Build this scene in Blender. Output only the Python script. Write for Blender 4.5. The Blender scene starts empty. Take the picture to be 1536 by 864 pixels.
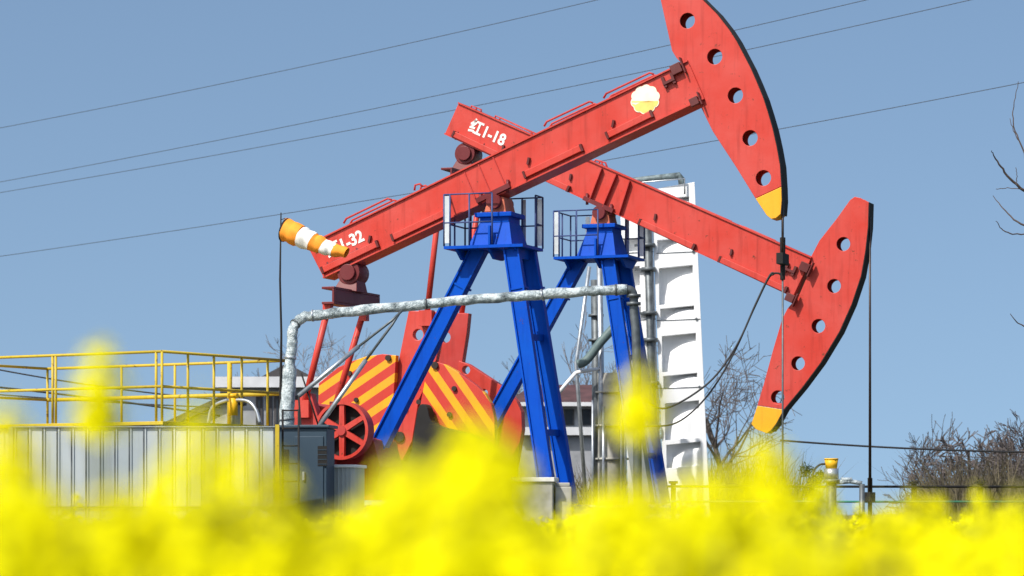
import bpy, bmesh, math, random
import numpy as np
from mathutils import Vector, Matrix, Quaternion

random.seed(7)
rng = np.random.default_rng(7)
R = math.radians
F = 4400.0          # focal length in photo pixels (1536 wide)
HC = 1.2            # camera height
HY = 770.0          # photo row of the horizon
sc = bpy.context.scene
COL = sc.collection

# ------------------------------------------------------------------ helpers
def wpt(px, py, Y):
    return Vector(((px - 768) / F * Y, Y, HC + (HY - py) / F * Y))

class Frame:
    """A vertical plane system: origin on the ground, local x along the thing, local y away from the camera."""
    def __init__(s, px, Y, theta=0.0):
        s.th = R(theta)
        s.O = Vector(((px - 768) / F * Y, Y, 0))
        s.yl = Vector((math.sin(s.th), math.cos(s.th), 0))
        s.xl = Vector((math.cos(s.th), -math.sin(s.th), 0))
    def at(s, px, py, t=0.0):
        r = Vector(((px - 768) / F, 1, (HY - py) / F))
        Y = (s.O.dot(s.yl) + t) / r.dot(s.yl)
        p = r * Y
        q = Vector((p.x - s.O.x, p.y - s.O.y, 0))
        return Vector((q.dot(s.xl), t, HC + p.z))
    def empty(s, name, label, cat, group=None):
        return empty(name, label, cat, s.O, -s.th, group)

def tag(o, label, cat, group=None):
    o['label'] = label; o['category'] = cat
    if group: o['group'] = group
    return o

def empty(name, label, cat, loc=(0, 0, 0), rz=0.0, group=None):
    o = bpy.data.objects.new(name, None)
    o.empty_display_size = 0.3
    COL.objects.link(o)
    o.location = loc; o.rotation_euler = (0, 0, rz)
    return tag(o, label, cat, group)

class MB:
    def __init__(s):
        s.v = []; s.f = []; s.m = []; s.sm = []
    def add(s, vs, fs, mi=0, smooth=False):
        b = len(s.v)
        s.v.extend([tuple(v) for v in vs])
        for f in fs:
            s.f.append([b + i for i in f]); s.m.append(mi); s.sm.append(smooth)
        return s
    def hexa(s, c8, mi=0):
        # 0-3 bottom ring (ccw from above), 4-7 top ring
        return s.add(c8, [(3, 2, 1, 0), (4, 5, 6, 7), (0, 1, 5, 4), (1, 2, 6, 5), (2, 3, 7, 6), (3, 0, 4, 7)], mi)
    def box(s, x0, x1, y0, y1, z0, z1, mi=0):
        return s.hexa([(x0, y0, z0), (x1, y0, z0), (x1, y1, z0), (x0, y1, z0), (x0, y0, z1), (x1, y0, z1), (x1, y1, z1), (x0, y1, z1)], mi)
    def bar(s, a, b, w, d, side=(0, 1, 0), mi=0, w2=None, d2=None):
        """rectangular bar from a to b; w across (in the plane), d along 'side'."""
        a = Vector(a); b = Vector(b); ax = (b - a).normalized()
        sd = Vector(side); sd = (sd - ax * sd.dot(ax)).normalized()
        up = ax.cross(sd).normalized()
        w2 = w if w2 is None else w2; d2 = d if d2 is None else d2
        def ring(p, w, d):
            return [p - up * w / 2 - sd * d / 2, p + up * w / 2 - sd * d / 2, p + up * w / 2 + sd * d / 2, p - up * w / 2 + sd * d / 2]
        vs = ring(a, w, d) + ring(b, w2, d2)
        return s.add(vs, [(0, 1, 2, 3), (7, 6, 5, 4), (0, 4, 5, 1), (1, 5, 6, 2), (2, 6, 7, 3), (3, 7, 4, 0)], mi)
    def tube(s, pts, r, n=8, mi=0, smooth=True, caps=True):
        pts = [Vector(p) for p in pts]
        rs = r if isinstance(r, (list, tuple)) else [r] * len(pts)
        vs = []; prev = None
        for i, p in enumerate(pts):
            if i == 0: tg = pts[1] - p
            elif i == len(pts) - 1: tg = p - pts[i - 1]
            else: tg = (pts[i + 1] - p).normalized() + (p - pts[i - 1]).normalized()
            if tg.length < 1e-9: tg = Vector((0, 0, 1))
            tg.normalize()
            if prev is None:
                ref = Vector((0, 0, 1)) if abs(tg.z) < 0.9 else Vector((1, 0, 0))
                u = tg.cross(ref).normalized()
            else:
                u = prev - tg * prev.dot(tg)
                if u.length < 1e-6: u = tg.orthogonal()
                u.normalize()
            prev = u; w = tg.cross(u)
            for k in range(n):
                a = 2 * math.pi * k / n
                vs.append(p + (u * math.cos(a) + w * math.sin(a)) * rs[i])
        fs = []
        for i in range(len(pts) - 1):
            for k in range(n):
                k2 = (k + 1) % n
                fs.append((i * n + k, i * n + k2, (i + 1) * n + k2, (i + 1) * n + k))
        s.add(vs, fs, mi, smooth)
        if caps:
            b = len(s.v) - len(vs)
            s.f.append([b + k for k in reversed(range(n))]); s.m.append(mi); s.sm.append(False)
            e = b + (len(pts) - 1) * n
            s.f.append([e + k for k in range(n)]); s.m.append(mi); s.sm.append(False)
        return s
    def cyl(s, a, b, r, n=16, mi=0, r2=None):
        return s.tube([a, b], [r, r if r2 is None else r2], n, mi)
    def ring(s, c, axis, r_out, r_in, h, n=40, mi=0):
        c = Vector(c); ax = Vector(axis).normalized()
        u = ax.orthogonal().normalized(); w = ax.cross(u)
        vs = []
        for (rr, hh) in ((r_out, -h / 2), (r_out, h / 2), (r_in, h / 2), (r_in, -h / 2)):
            for k in range(n):
                a = 2 * math.pi * k / n
                vs.append(c + ax * hh + (u * math.cos(a) + w * math.sin(a)) * rr)
        fs = []
        for j in range(4):
            j2 = (j + 1) % 4
            for k in range(n):
                k2 = (k + 1) % n
                fs.append((j * n + k, j * n + k2, j2 * n + k2, j2 * n + k))
        return s.add(vs, fs, mi)
    def mesh(s, me, mi=0):
        s.add([v.co for v in me.vertices], [tuple(p.vertices) for p in me.polygons], mi)
        return s
    def build(s, name, mats, parent=None, loc=None, rz=0.0, bevel=0.0):
        me = bpy.data.meshes.new(name)
        me.from_pydata(s.v, [], s.f)
        mats = mats if isinstance(mats, (list, tuple)) else [mats]
        for m in mats: me.materials.append(m)
        me.polygons.foreach_set('material_index', s.m)
        me.polygons.foreach_set('use_smooth', s.sm)
        me.update()
        o = bpy.data.objects.new(name, me)
        COL.objects.link(o)
        if parent: o.parent = parent
        if loc is not None: o.location = loc; o.rotation_euler = (0, 0, rz)
        if bevel:
            md = o.modifiers.new('edge', 'BEVEL'); md.width = bevel; md.segments = 2
            md.limit_method = 'ANGLE'; md.angle_limit = R(40)
        return o

def curve_mesh(splines, half, bevel=0.0):
    cu = bpy.data.curves.new('tmp', 'CURVE'); cu.dimensions = '2D'; cu.fill_mode = 'BOTH'
    cu.extrude = max(half - bevel, 0.0005); cu.bevel_depth = bevel; cu.bevel_resolution = 1
    if bevel: cu.offset = -bevel
    for pts in splines:
        sp = cu.splines.new('POLY'); sp.points.add(len(pts) - 1); sp.use_cyclic_u = True
        for i, p in enumerate(pts): sp.points[i].co = (p[0], p[1], 0, 1)
    return _conv(cu)

def _conv(cu):
    o = bpy.data.objects.new('tmp', cu); COL.objects.link(o)
    dg = bpy.context.evaluated_depsgraph_get(); dg.update()
    me = bpy.data.meshes.new_from_object(o.evaluated_get(dg))
    bpy.data.objects.remove(o); bpy.data.curves.remove(cu)
    return me

def plate(mb, outline, t0, t1, holes=(), mi=0, bevel=0.0):
    """outline: (x,z) list in the frame's plane; solid from depth t0 to t1; holes: lists of (x,z)."""
    me = curve_mesh([outline] + list(holes), (t1 - t0) / 2, bevel)
    tm = (t0 + t1) / 2
    b = [(v.co.x, tm - v.co.z, v.co.y) for v in me.vertices]
    mb.add(b, [tuple(p.vertices) for p in me.polygons], mi)
    bpy.data.meshes.remove(me)
    return mb

def circ(cx, cz, r, n=24):
    return [(cx + r * math.cos(2 * math.pi * k / n), cz + r * math.sin(2 * math.pi * k / n)) for k in range(n)]

def xz(fr, pts, t):
    out = []
    for p in pts:
        q = fr.at(p[0], p[1], t); out.append((q.x, q.z))
    return out

def smooth_poly(pts, closed=True, n=4):
    """Catmull-Rom through the points."""
    out = []; N = len(pts)
    for i in range(N):
        p0, p1, p2, p3 = pts[(i - 1) % N], pts[i], pts[(i + 1) % N], pts[(i + 2) % N]
        for k in range(n):
            t = k / n
            out.append(tuple(0.5 * (2 * p1[j] + (p2[j] - p0[j]) * t + (2 * p0[j] - 5 * p1[j] + 4 * p2[j] - p3[j]) * t * t + (3 * p1[j] - p0[j] - 3 * p2[j] + p3[j]) * t ** 3) for j in range(len(p1))))
    return out

def smooth_xz(pts): return smooth_poly(pts, True, 3)

def open_curve(pts, n=6):
    P = [Vector(p) for p in pts]
    P = [P[0] * 2 - P[1]] + P + [P[-1] * 2 - P[-2]]
    out = []
    for i in range(1, len(P) - 2):
        p0, p1, p2, p3 = P[i - 1], P[i], P[i + 1], P[i + 2]
        for k in range(n):
            t = k / n
            out.append(0.5 * (2 * p1 + (p2 - p0) * t + (2 * p0 - 5 * p1 + 4 * p2 - p3) * t * t + (3 * p1 - p0 - 3 * p2 + p3) * t ** 3))
    out.append(P[-2])
    return out

# ------------------------------------------------------------------ materials
def newmat(name):
    m = bpy.data.materials.new(name); m.use_nodes = True
    nt = m.node_tree; b = nt.nodes['Principled BSDF']
    return m, nt, b

def rgba(c): return (c[0], c[1], c[2], 1)

def noise(nt, scale, detail=4, stretch=None, rough=0.55):
    tc = nt.nodes.new('ShaderNodeTexCoord')
    n = nt.nodes.new('ShaderNodeTexNoise'); n.inputs['Scale'].default_value = scale
    n.inputs['Detail'].default_value = detail; n.inputs['Roughness'].default_value = rough
    if stretch:
        mp = nt.nodes.new('ShaderNodeMapping'); mp.inputs['Scale'].default_value = stretch
        nt.links.new(tc.outputs['Object'], mp.inputs[0]); nt.links.new(mp.outputs[0], n.inputs['Vector'])
    else:
        nt.links.new(tc.outputs['Object'], n.inputs['Vector'])
    return n.outputs['Fac']

def ramp(nt, fac, stops):
    r = nt.nodes.new('ShaderNodeValToRGB')
    e = r.color_ramp.elements
    while len(e) < len(stops): e.new(0.5)
    for i, (p, c) in enumerate(stops):
        e[i].position = p; e[i].color = rgba(c) if len(c) == 3 else c
    nt.links.new(fac, r.inputs[0])
    return r.outputs[0]

def mix(nt, fac, a, b):
    n = nt.nodes.new('ShaderNodeMix'); n.data_type = 'RGBA'
    for sock, v in ((n.inputs[0], fac), (n.inputs[6], a), (n.inputs[7], b)):
        if hasattr(v, 'is_output'): nt.links.new(v, sock)
        elif isinstance(v, (int, float)): sock.default_value = v
        else: sock.default_value = rgba(v)
    return n.outputs[2]

def bump(nt, b, h, strength=0.15, dist=0.01):
    n = nt.nodes.new('ShaderNodeBump'); n.inputs['Strength'].default_value = strength; n.inputs['Distance'].default_value = dist
    nt.links.new(h, n.inputs['Height']); nt.links.new(n.outputs[0], b.inputs['Normal'])

def paint(name, c, rough=0.45, wear=0.35, rust=None, fade=(0.25, 0.25, 0.25), metallic=0.0, base=None, spec=.25):
    """weathered coat of paint: faded patches, vertical grime runs, chips."""
    m, nt, b = newmat(name)
    col = base(nt) if base else c
    n1 = noise(nt, 1.3, 5)
    f1 = ramp(nt, n1, [(0.35, (0, 0, 0)), (0.75, (wear, wear, wear))])
    faded = tuple(min(1, x * 1.0 + y * 0.22) for x, y in zip(c, fade))
    k = mix(nt, f1, col, faded)
    n2 = noise(nt, 1.0, 6, (9, 9, 0.7))
    f2 = ramp(nt, n2, [(0.52, (0, 0, 0)), (0.8, (wear * 0.8,) * 3)])
    k = mix(nt, f2, k, tuple(x * 0.35 for x in c))
    if rust:
        n3 = noise(nt, 7.0, 8, None, 0.7)
        f3 = ramp(nt, n3, [(rust, (0, 0, 0)), (rust + 0.04, (0.85,) * 3)])
        k = mix(nt, f3, k, (0.09, 0.035, 0.02))
    nt.links.new(k, b.inputs['Base Color'])
    b.inputs['Roughness'].default_value = rough; b.inputs['Metallic'].default_value = metallic
    b.inputs['Specular IOR Level'].default_value = spec
    n4 = noise(nt, 3.5, 4)
    bump(nt, b, n4, 0.25, 0.02)
    return m

def plain(name, c, rough=0.6, metallic=0.0, var=0.25, scale=4.0):
    m, nt, b = newmat(name)
    n = noise(nt, scale, 5)
    k = ramp(nt, n, [(0.3, tuple(x * (1 - var) for x in c)), (0.7, tuple(min(1, x * (1 + var)) for x in c))])
    nt.links.new(k, b.inputs['Base Color'])
    b.inputs['Roughness'].default_value = rough; b.inputs['Metallic'].default_value = metallic
    return m

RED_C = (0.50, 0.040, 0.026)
YEL_C = (0.80, 0.36, 0.012)
def stripes(ax, az, period, duty, through):
    q = Frame(905, 67.5, 20).at(through[0], through[1], -1.25)      # a stripe runs through this point
    phase = duty / 2 - (ax * q.x + az * q.z) / period
    def f(nt):
        tc = nt.nodes.new('ShaderNodeTexCoord')
        d = nt.nodes.new('ShaderNodeVectorMath'); d.operation = 'DOT_PRODUCT'
        d.inputs[1].default_value = (ax / period, 0, az / period)
        nt.links.new(tc.outputs['Object'], d.inputs[0])
        fr = nt.nodes.new('ShaderNodeMath'); fr.operation = 'FRACT'; ph = nt.nodes.new('ShaderNodeMath'); ph.operation = 'ADD'; ph.inputs[1].default_value = phase
        nt.links.new(d.outputs['Value'], ph.inputs[0]); nt.links.new(ph.outputs[0], fr.inputs[0])
        lt = nt.nodes.new('ShaderNodeMath'); lt.operation = 'LESS_THAN'; lt.inputs[1].default_value = duty
        nt.links.new(fr.outputs[0], lt.inputs[0])
        return mix(nt, lt.outputs[0], RED_C, YEL_C)
    return f

M = {}
M['red'] = paint('red_paint', RED_C, 0.42, 0.60, 0.63)
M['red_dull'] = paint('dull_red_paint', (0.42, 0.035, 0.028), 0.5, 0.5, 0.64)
M['maroon'] = paint('shaded_maroon_paint', (0.13, 0.013, 0.016), 0.45, 0.4, 0.66)  # red darkened to hold the shade beneath the beam
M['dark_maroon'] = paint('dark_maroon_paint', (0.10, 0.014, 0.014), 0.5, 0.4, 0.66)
M['orange'] = paint('primer_orange', (0.52, 0.13, 0.07), 0.6, 0.6, 0.60)
M['blue'] = paint('blue_paint', (0.0, 0.058, 0.42), 0.55, 0.55, 0.65, fade=(0.0, 0.12, 0.22), spec=.10)
M['yellow'] = paint('yellow_paint', YEL_C, 0.45, 0.3, 0.68)
M['rail_yellow'] = paint('railing_yellow_paint', (0.50, 0.36, 0.025), 0.5, 0.5, 0.60)
M['stripe_a'] = paint('striped_paint_rising', RED_C, 0.45, 0.25, 0.68, base=stripes(-0.52, 0.843, 0.38, 0.46, (548, 567)))
M['stripe_b'] = paint('striped_paint_falling', RED_C, 0.45, 0.25, 0.68, base=stripes(0.78, 0.57, 0.38, 0.46, (662, 575)))
M['black'] = plain('black_steel', (0.008, 0.007, 0.007), 0.85)
M['rubber'] = plain('black_rubber', (0.014, 0.014, 0.016), 0.6)
M['wire'] = plain('weathered_aluminium_wire', (0.05, 0.056, 0.065), 0.6, 0.3, 0.1)
M['grease'] = plain('greasy_steel', (0.05, 0.035, 0.03), 0.35, 0.6)
M['steel'] = plain('galvanised_steel', (0.42, 0.45, 0.48), 0.42, 0.75, 0.25, 6)
M['dark_steel'] = plain('dark_steel', (0.10, 0.115, 0.125), 0.5, 0.4, 0.4, 5)
M['grey_green'] = paint('grey_green_paint', (0.10, 0.15, 0.15), 0.5, 0.5, 0.62)
M['white'] = paint('white_paint', (0.80, 0.81, 0.82), 0.45, 0.18, 0.76, fade=(0, 0, 0))
M['letter'] = paint('white_lettering_paint', (0.78, 0.76, 0.72), 0.5, 0.3, 0.63)
M['emblem_white'] = plain('emblem_white', (0.84, 0.76, 0.56), 0.5, 0, 0.1)
M['emblem_yellow'] = plain('emblem_yellow', (0.84, 0.57, 0.13), 0.5, 0, 0.15)
M['cabinet'] = paint('slate_grey_paint', (0.032, 0.055, 0.080), 0.5, 0.25, 0.74, fade=(0.1, 0.14, 0.18))
M['tank'] = paint('grey_cladding', (0.46, 0.50, 0.51), 0.45, 0.4, 0.72, metallic=0.15)
M['concrete'] = plain('concrete', (0.36, 0.35, 0.31), 0.9, 0, 0.35, 3)
M['concrete_white'] = plain('whitewashed_concrete', (0.72, 0.71, 0.67), 0.8, 0, 0.15, 5)
M['sock_orange'] = plain('orange_fabric', (0.90, 0.30, 0.02), 0.8, 0, 0.12, 9)
M['sock_white'] = plain('white_fabric', (0.82, 0.80, 0.76), 0.8, 0, 0.08, 9)
M['bark'] = plain('grey_bark', (0.085, 0.07, 0.062), 0.9, 0, 0.4, 3)
M['bark_pale'] = plain('haze_paled_bark', (0.20, 0.185, 0.19), 0.9, 0, 0.3, 3)  # distance haze put into the bark colour of far trees
M['twig'] = plain('brown_twigs', (0.070, 0.050, 0.042), 0.9, 0, 0.4, 3)
M['green_rail'] = paint('green_paint', (0.03, 0.20, 0.13), 0.5, 0.4, 0.66)
M['roof_dark'] = plain('dark_roof', (0.045, 0.042, 0.045), 0.8, 0, 0.4, 2)
M['roof_maroon'] = plain('maroon_roof', (0.075, 0.032, 0.032), 0.8, 0, 0.4, 2)
M['plaster'] = plain('grey_plaster', (0.30, 0.31, 0.33), 0.9, 0, 0.25, 1.5)
M['glass'] = plain('dark_window_glass', (0.02, 0.025, 0.03), 0.12, 0, 0.2)
M['leaf'] = plain('evergreen_leaf', (0.030, 0.075, 0.030), 0.6, 0, 0.4, 3)
M['scrub'] = plain('dry_scrub', (0.085, 0.070, 0.040), 0.9, 0, 0.5, 1.2)
M['cap_yellow'] = paint('cap_yellow_paint', (0.75, 0.42, 0.01), 0.45, 0.3, 0.7)
M['pale_plate'] = plain('pale_sheet_metal', (0.55, 0.58, 0.60), 0.4, 0.5, 0.15)

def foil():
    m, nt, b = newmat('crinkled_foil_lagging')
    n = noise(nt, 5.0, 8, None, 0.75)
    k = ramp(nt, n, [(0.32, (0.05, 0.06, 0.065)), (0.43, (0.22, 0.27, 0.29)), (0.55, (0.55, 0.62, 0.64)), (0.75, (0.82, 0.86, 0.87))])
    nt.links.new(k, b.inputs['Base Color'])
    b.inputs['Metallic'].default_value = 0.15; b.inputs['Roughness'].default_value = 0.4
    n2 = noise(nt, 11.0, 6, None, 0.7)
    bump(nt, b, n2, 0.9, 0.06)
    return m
M['foil'] = foil()

M['lagging_grey'] = plain('grey_lagging', (0.13, 0.17, 0.18), 0.6, 0.1, 0.6, 9)
M['twig_pale'] = plain('grey_brown_twigs', (0.12, 0.10, 0.095), 0.9, 0, 0.3, 3)
M['sleeve'] = plain('grey_sleeve', (0.20, 0.22, 0.25), 0.6, 0.2, 0.2, 3)
M['eaves'] = plain('dull_white_eaves', (0.55, 0.56, 0.58), 0.8, 0, 0.12, 2)
def sheet_mat():
    def base(nt):
        tc = nt.nodes.new('ShaderNodeTexCoord'); sp = nt.nodes.new('ShaderNodeSeparateXYZ'); nt.links.new(tc.outputs['Object'], sp.inputs[0])
        d = nt.nodes.new('ShaderNodeMath'); d.operation = 'DIVIDE'; d.inputs[1].default_value = .269; nt.links.new(sp.outputs[0], d.inputs[0])
        fl = nt.nodes.new('ShaderNodeMath'); fl.operation = 'FLOOR'; nt.links.new(d.outputs[0], fl.inputs[0])
        wn = nt.nodes.new('ShaderNodeTexWhiteNoise'); wn.noise_dimensions = '1D'; nt.links.new(fl.outputs[0], wn.inputs['W'])
        return ramp(nt, wn.outputs['Value'], [(0.0, (.30, .345, .37)), (.6, (.40, .44, .455)), (1.0, (.62, .65, .66))])
    return paint('panel_sheet_paint', (.40, .44, .45), .45, .4, .72, base=base)
M['sheet'] = sheet_mat()
def ground_mat():
    m, nt, b = newmat('dry_grass_soil')
    n = noise(nt, 0.25, 8, None, 0.65)
    k = ramp(nt, n, [(0.3, (0.06, 0.05, 0.03)), (0.5, (0.10, 0.09, 0.04)), (0.7, (0.07, 0.10, 0.03))])
    n2 = noise(nt, 6.0, 6)
    k2 = mix(nt, 0.4, k, ramp(nt, n2, [(0.3, (0.03, 0.03, 0.015)), (0.7, (0.16, 0.14, 0.07))]))
    nt.links.new(k2, b.inputs['Base Color']); b.inputs['Roughness'].default_value = 0.95
    bump(nt, b, n2, 0.6, 0.1)
    return m
M['ground'] = ground_mat()

def petal_mat():
    m, nt, b = newmat('rapeseed_petal')
    n = noise(nt, 3.0, 3)
    k = ramp(nt, n, [(0.3, (0.88, 0.79, 0.002)), (0.7, (0.95, 0.92, 0.004))])
    nt.links.new(k, b.inputs['Base Color']); b.inputs['Roughness'].default_value = 0.7
    b.inputs['Specular IOR Level'].default_value = 0.05
    tr = nt.nodes.new('ShaderNodeBsdfTranslucent'); nt.links.new(k, tr.inputs['Color'])
    mx = nt.nodes.new('ShaderNodeMixShader'); mx.inputs[0].default_value = 0.32
    out = nt.nodes['Material Output']
    nt.links.new(b.outputs[0], mx.inputs[1]); nt.links.new(tr.outputs[0], mx.inputs[2]); nt.links.new(mx.outputs[0], out.inputs['Surface'])
    return m
M['petal'] = petal_mat()
M['stem'] = plain('rapeseed_stem_green', (0.15, 0.17, 0.018), 0.6, 0, 0.3, 5)
M['bud'] = plain('rapeseed_bud', (0.42, 0.40, 0.03), 0.6, 0, 0.2, 20)

# ------------------------------------------------------------------ setting
g = MB(); g.add([(-900, -200, 0), (900, -200, 0), (900, 2200, 0), (-900, 2200, 0)], [(0, 1, 2, 3)])
go = g.build('ground', M['ground']); go['kind'] = 'structure'

# ------------------------------------------------------------------ pump jacks
def text_mesh(body, size, bold, depth):
    cu = bpy.data.curves.new('tmp', 'FONT'); cu.body = body; cu.size = size
    cu.offset = bold; cu.extrude = depth; cu.align_x = 'LEFT'
    return _conv(cu)

def beam_axis(fr, a, b, t):
    A = fr.at(a[0], a[1], t); B = fr.at(b[0], b[1], t)
    e = (B - A); e.y = 0; e.normalize()
    return A, e, Vector((-e.z, 0, e.x))     # origin, along, upward normal

def pump(fr, D, label):
    root = fr.empty('pump_jack', label, 'pump jack')
    red = M['red']; blue = M['blue']
    TB = 0.26                                # half width of the walking beam
    q = D['beam']
    # ---- walking beam
    mb = MB(); plate(mb, xz(fr, q, -TB), -TB, TB, bevel=0.012)
    beam = mb.build('walking_beam', red, root)
    A, e, up = beam_axis(fr, q[0], q[1], -TB)           # along the top edge from tail
    L = (fr.at(*q[1], -TB) - fr.at(*q[0], -TB)).length
    # top and bottom cover plates, slightly wider than the web
    mb = MB()
    for (p0, p1, s) in ((q[0], q[1], 1), (q[3], q[2], -1)):
        a = fr.at(*p0, -TB); b = fr.at(*p1, -TB)
        a.y = b.y = 0
        mb.bar(a + up * 0.010 * s, b + up * 0.010 * s, 0.03, 2 * TB + 0.09)
    mb.build('flange', red, beam)
    # cover strips near the bottom edge of the near face
    for (p0, p1) in D['strips']:
        a = fr.at(*p0, -TB); b = fr.at(*p1, -TB)
        mb = MB(); mb.bar(a + Vector((0, -0.045, 0)), b + Vector((0, -0.045, 0)), 0.13, 0.088)
        cs = mb.build('cover_strip', M['red'], beam, bevel=0.01)
        ee = (b - a).normalized()
        for (pt, sg) in ((a, -1), (b, 1)):
            mb = MB(); mb.bar(pt + ee * sg * .003 + Vector((0, -.05, 0)), pt + ee * sg * .05 + Vector((0, -.05, 0)), .15, .098); mb.build('end_cap', M['dark_maroon'], cs)
    for (p0, p1) in D['ribs']:
        a = fr.at(*p0, -TB); b = fr.at(*p1, -TB)
        w = D['rib_depth']
        mb = MB(); mb.bar(a + Vector((0, -w / 2, 0)), b + Vector((0, -w / 2, 0)), 0.022, w)
        mb.build('stiffener', M['red_dull'], beam)
    for p in D['lugs']:
        a = fr.at(*p, -TB)
        mb = MB(); mb.bar(a + Vector((-0.01, -0.03, -0.08)), a + Vector((0.02, -0.03, 0.06)), 0.045, 0.058); mb.build('lug', M['dark_maroon'], beam)
    for pts in D['grabs']:
        P = [fr.at(*p, 0.0) for p in pts]
        for off in (-0.16, 0.16):
            mb = MB(); mb.tube([Vector((p.x, off, p.z)) for p in P], 0.022, 6)
            mb.build('grab_rail', M['red_dull'], beam)
    # lettering
    tm = text_mesh(D['text'], D['text_size'], 0.011, 0.004)
    base = fr.at(*D['text_at'], -TB); dirv = (fr.at(*D['text_to'], -TB) - base); dirv.y = 0; dirv.normalize()
    upt = Vector((-dirv.z, 0, dirv.x))
    mb = MB()
    mb.add([Vector((base.x, -TB - 0.006 - v.co.z, base.z)) + dirv * v.co.x * 0.92 + upt * v.co.y for v in tm.vertices], [tuple(p.vertices) for p in tm.polygons])
    mb.build('lettering', M['letter'], beam)
    if D.get('emblem'):
        c = fr.at(*D['emblem'], -TB)
        pts = []
        for k in range(72):
            a = 2 * math.pi * k / 72
            r = 0.285 * (1 + 0.12 * abs(math.sin(a * 5 + .4)) ** 0.7 - 0.06 + .03 * math.sin(a * 2 + 1))
            pts.append((c.x + r * math.cos(a), c.z + r * math.sin(a)))
        mb = MB(); plate(mb, pts, -TB - 0.012, -TB - 0.002)
        em = mb.build('emblem', M['emblem_white'], beam)
        low = [p for p in pts if p[1] < c.z - 0.06 - 0.04 * math.cos((p[0] - c.x) * 9)]
        low.sort(key=lambda p: math.atan2(p[1] - (c.z - 0.06), p[0] - c.x))
        low = [(c.x + (p[0] - c.x) * 0.93, c.z + (p[1] - c.z) * 0.93) for p in low]
        low += [(c.x + 0.20, c.z - 0.07), (c.x + 0.08, c.z - 0.03), (c.x - 0.08, c.z - 0.05), (c.x - 0.20, c.z - 0.10)]
        mb = MB(); plate(mb, low, -TB - 0.016, -TB - 0.0125)
        mb.build('emblem_base', M['emblem_yellow'], em)
    # ---- horse head
    TH = 0.21
    out = xz(fr, D['head'], -TH)
    holes = []
    for h in D['holes']:
        c = fr.at(*h, -TH); holes.append(circ(c.x, c.z, 0.155, 28))
    mb = MB(); plate(mb, out, -TH, -TH + .03, holes, bevel=0.008); plate(mb, out, TH - .03, TH, holes, bevel=0.008)
    cx_ = sum(p[0] for p in out) / len(out); cz_ = sum(p[1] for p in out) / len(out)
    plate(mb, [(cx_ + (p[0] - cx_) * .992, cz_ + (p[1] - cz_) * .992) for p in out], -TH + .031, TH - .031, [[(cx_ + (p[0] - cx_) * .955, cz_ + (p[1] - cz_) * .955) for p in out]])
    head = mb.build('horse_head', red, root)
    mb = MB(); plate(mb, xz(fr, D['tip'], -TH), -TH, TH, bevel=0.01)
    mb.build('head_tip', M['yellow'], head)
    # arc rim carrying the bridle
    rim = [fr.at(*p, -TH) for p in D['rim']]
    mb = MB()
    for i in range(len(rim) - 1):
        a, b = rim[i].copy(), rim[i + 1].copy(); a.y = b.y = 0
        dd = (b - a).normalized(); nn = Vector((dd.z, 0, -dd.x))
        if nn.x < 0: nn = -nn
        ext = dd * 0.008
        mb.bar(a + nn * 0.009 - ext, b + nn * 0.009 + ext, 0.017, 2 * TH + 0.03)
    mb.build('arc_rim', M['black'], head)  # black holds the shade of the arc face, turned from the sun
    # latch brackets between beam and head
    for (p, w, h) in D['brackets']:
        a = fr.at(*p, -TB)
        mb = MB()
        mb.bar(a - e * w / 2 + Vector((0, -0.06, 0)), a + e * w / 2 + Vector((0, -0.06, 0)), h, 0.11)
        mb.bar(a + e * (w / 2 + 0.03) + Vector((0, -0.08, 0)), a + e * (w / 2 + 0.06) + Vector((0, -0.08, 0)), h * 1.7, 0.15)
        mb.build('bracket', M['dark_maroon'], head, bevel=0.008)
    c = fr.at(*D['clamp'], -TB)
    mb = MB()
    for k in (-.10, .10): mb.bar(c + e * k - up * .11 + Vector((0, -.04, 0)), c + e * k + up * .11 + Vector((0, -.04, 0)), .06, .078)
    mb.bar(c - e * .13 + Vector((0, -.05, 0)) - up * .03, c + e * .13 + Vector((0, -.05, 0)) - up * .03, .05, .098)
    mb.build('clamp', M['dark_maroon'], beam)
    # ---- bridle, carrier bar, polished rod
    bx, by0 = D['rod'][0]
    s = rim[-1]
    mb = MB()
    tb = TH + 0.0
    for t in (-0.12, 0.12):
        a = fr.at(D['bridle_top'][0], D['bridle_top'][1], t); b = fr.at(bx, D['rod'][1][1], t)
        a.x = b.x
        mb.tube([a, a.lerp(b, .5), b], [0.022, .028, .036] if D['rod_r'] > .03 else [.026, .026, .026], 6)
    bridle = mb.build('bridle_rope', M['grease'], root)
    b = fr.at(bx, D['rod'][1][1], 0); cbar = MB()
    cbar.box(b.x - 0.07, b.x + 0.07, -0.24, 0.24, b.z - 0.12, b.z + 0.10)
    cbar.cyl(b + Vector((0, 0, 0.10)), b + Vector((0, 0, 0.42)), 0.055, 10)
    cbar.cyl(b + Vector((0, 0, -0.42)), b + Vector((0, 0, -0.10)), 0.05, 10)
    cbar.build('carrier_bar', M['black'], root, bevel=0.01)
    mb = MB(); mb.cyl((b.x, 0, 0.35), (b.x, 0, b.z), D['rod_r'], 8)
    mb.build('polished_rod', M['dark_steel'] if D['rod_r'] < 0.03 else M['grease'], root)
    mb = MB()
    mb.cyl((b.x, 0, 0.0), (b.x, 0, 0.55), 0.16, 14); mb.cyl((b.x, 0, 0.55), (b.x, 0, 0.62), 0.24, 14); mb.cyl((b.x, 0, 0.62), (b.x, 0, 1.0), 0.10, 14)
    mb.cyl((b.x - 0.5, 0, 0.4), (b.x + 0.5, 0, 0.4), 0.07, 10)
    mb.build('stuffing_box', M['dark_steel'], root)
    # ---- saddle bearing
    S = fr.at(*D['saddle'], 0.0)               # top of the blue cap
    bz = fr.at(*D['saddle_top'], 0.0).z
    mb = MB()
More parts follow.
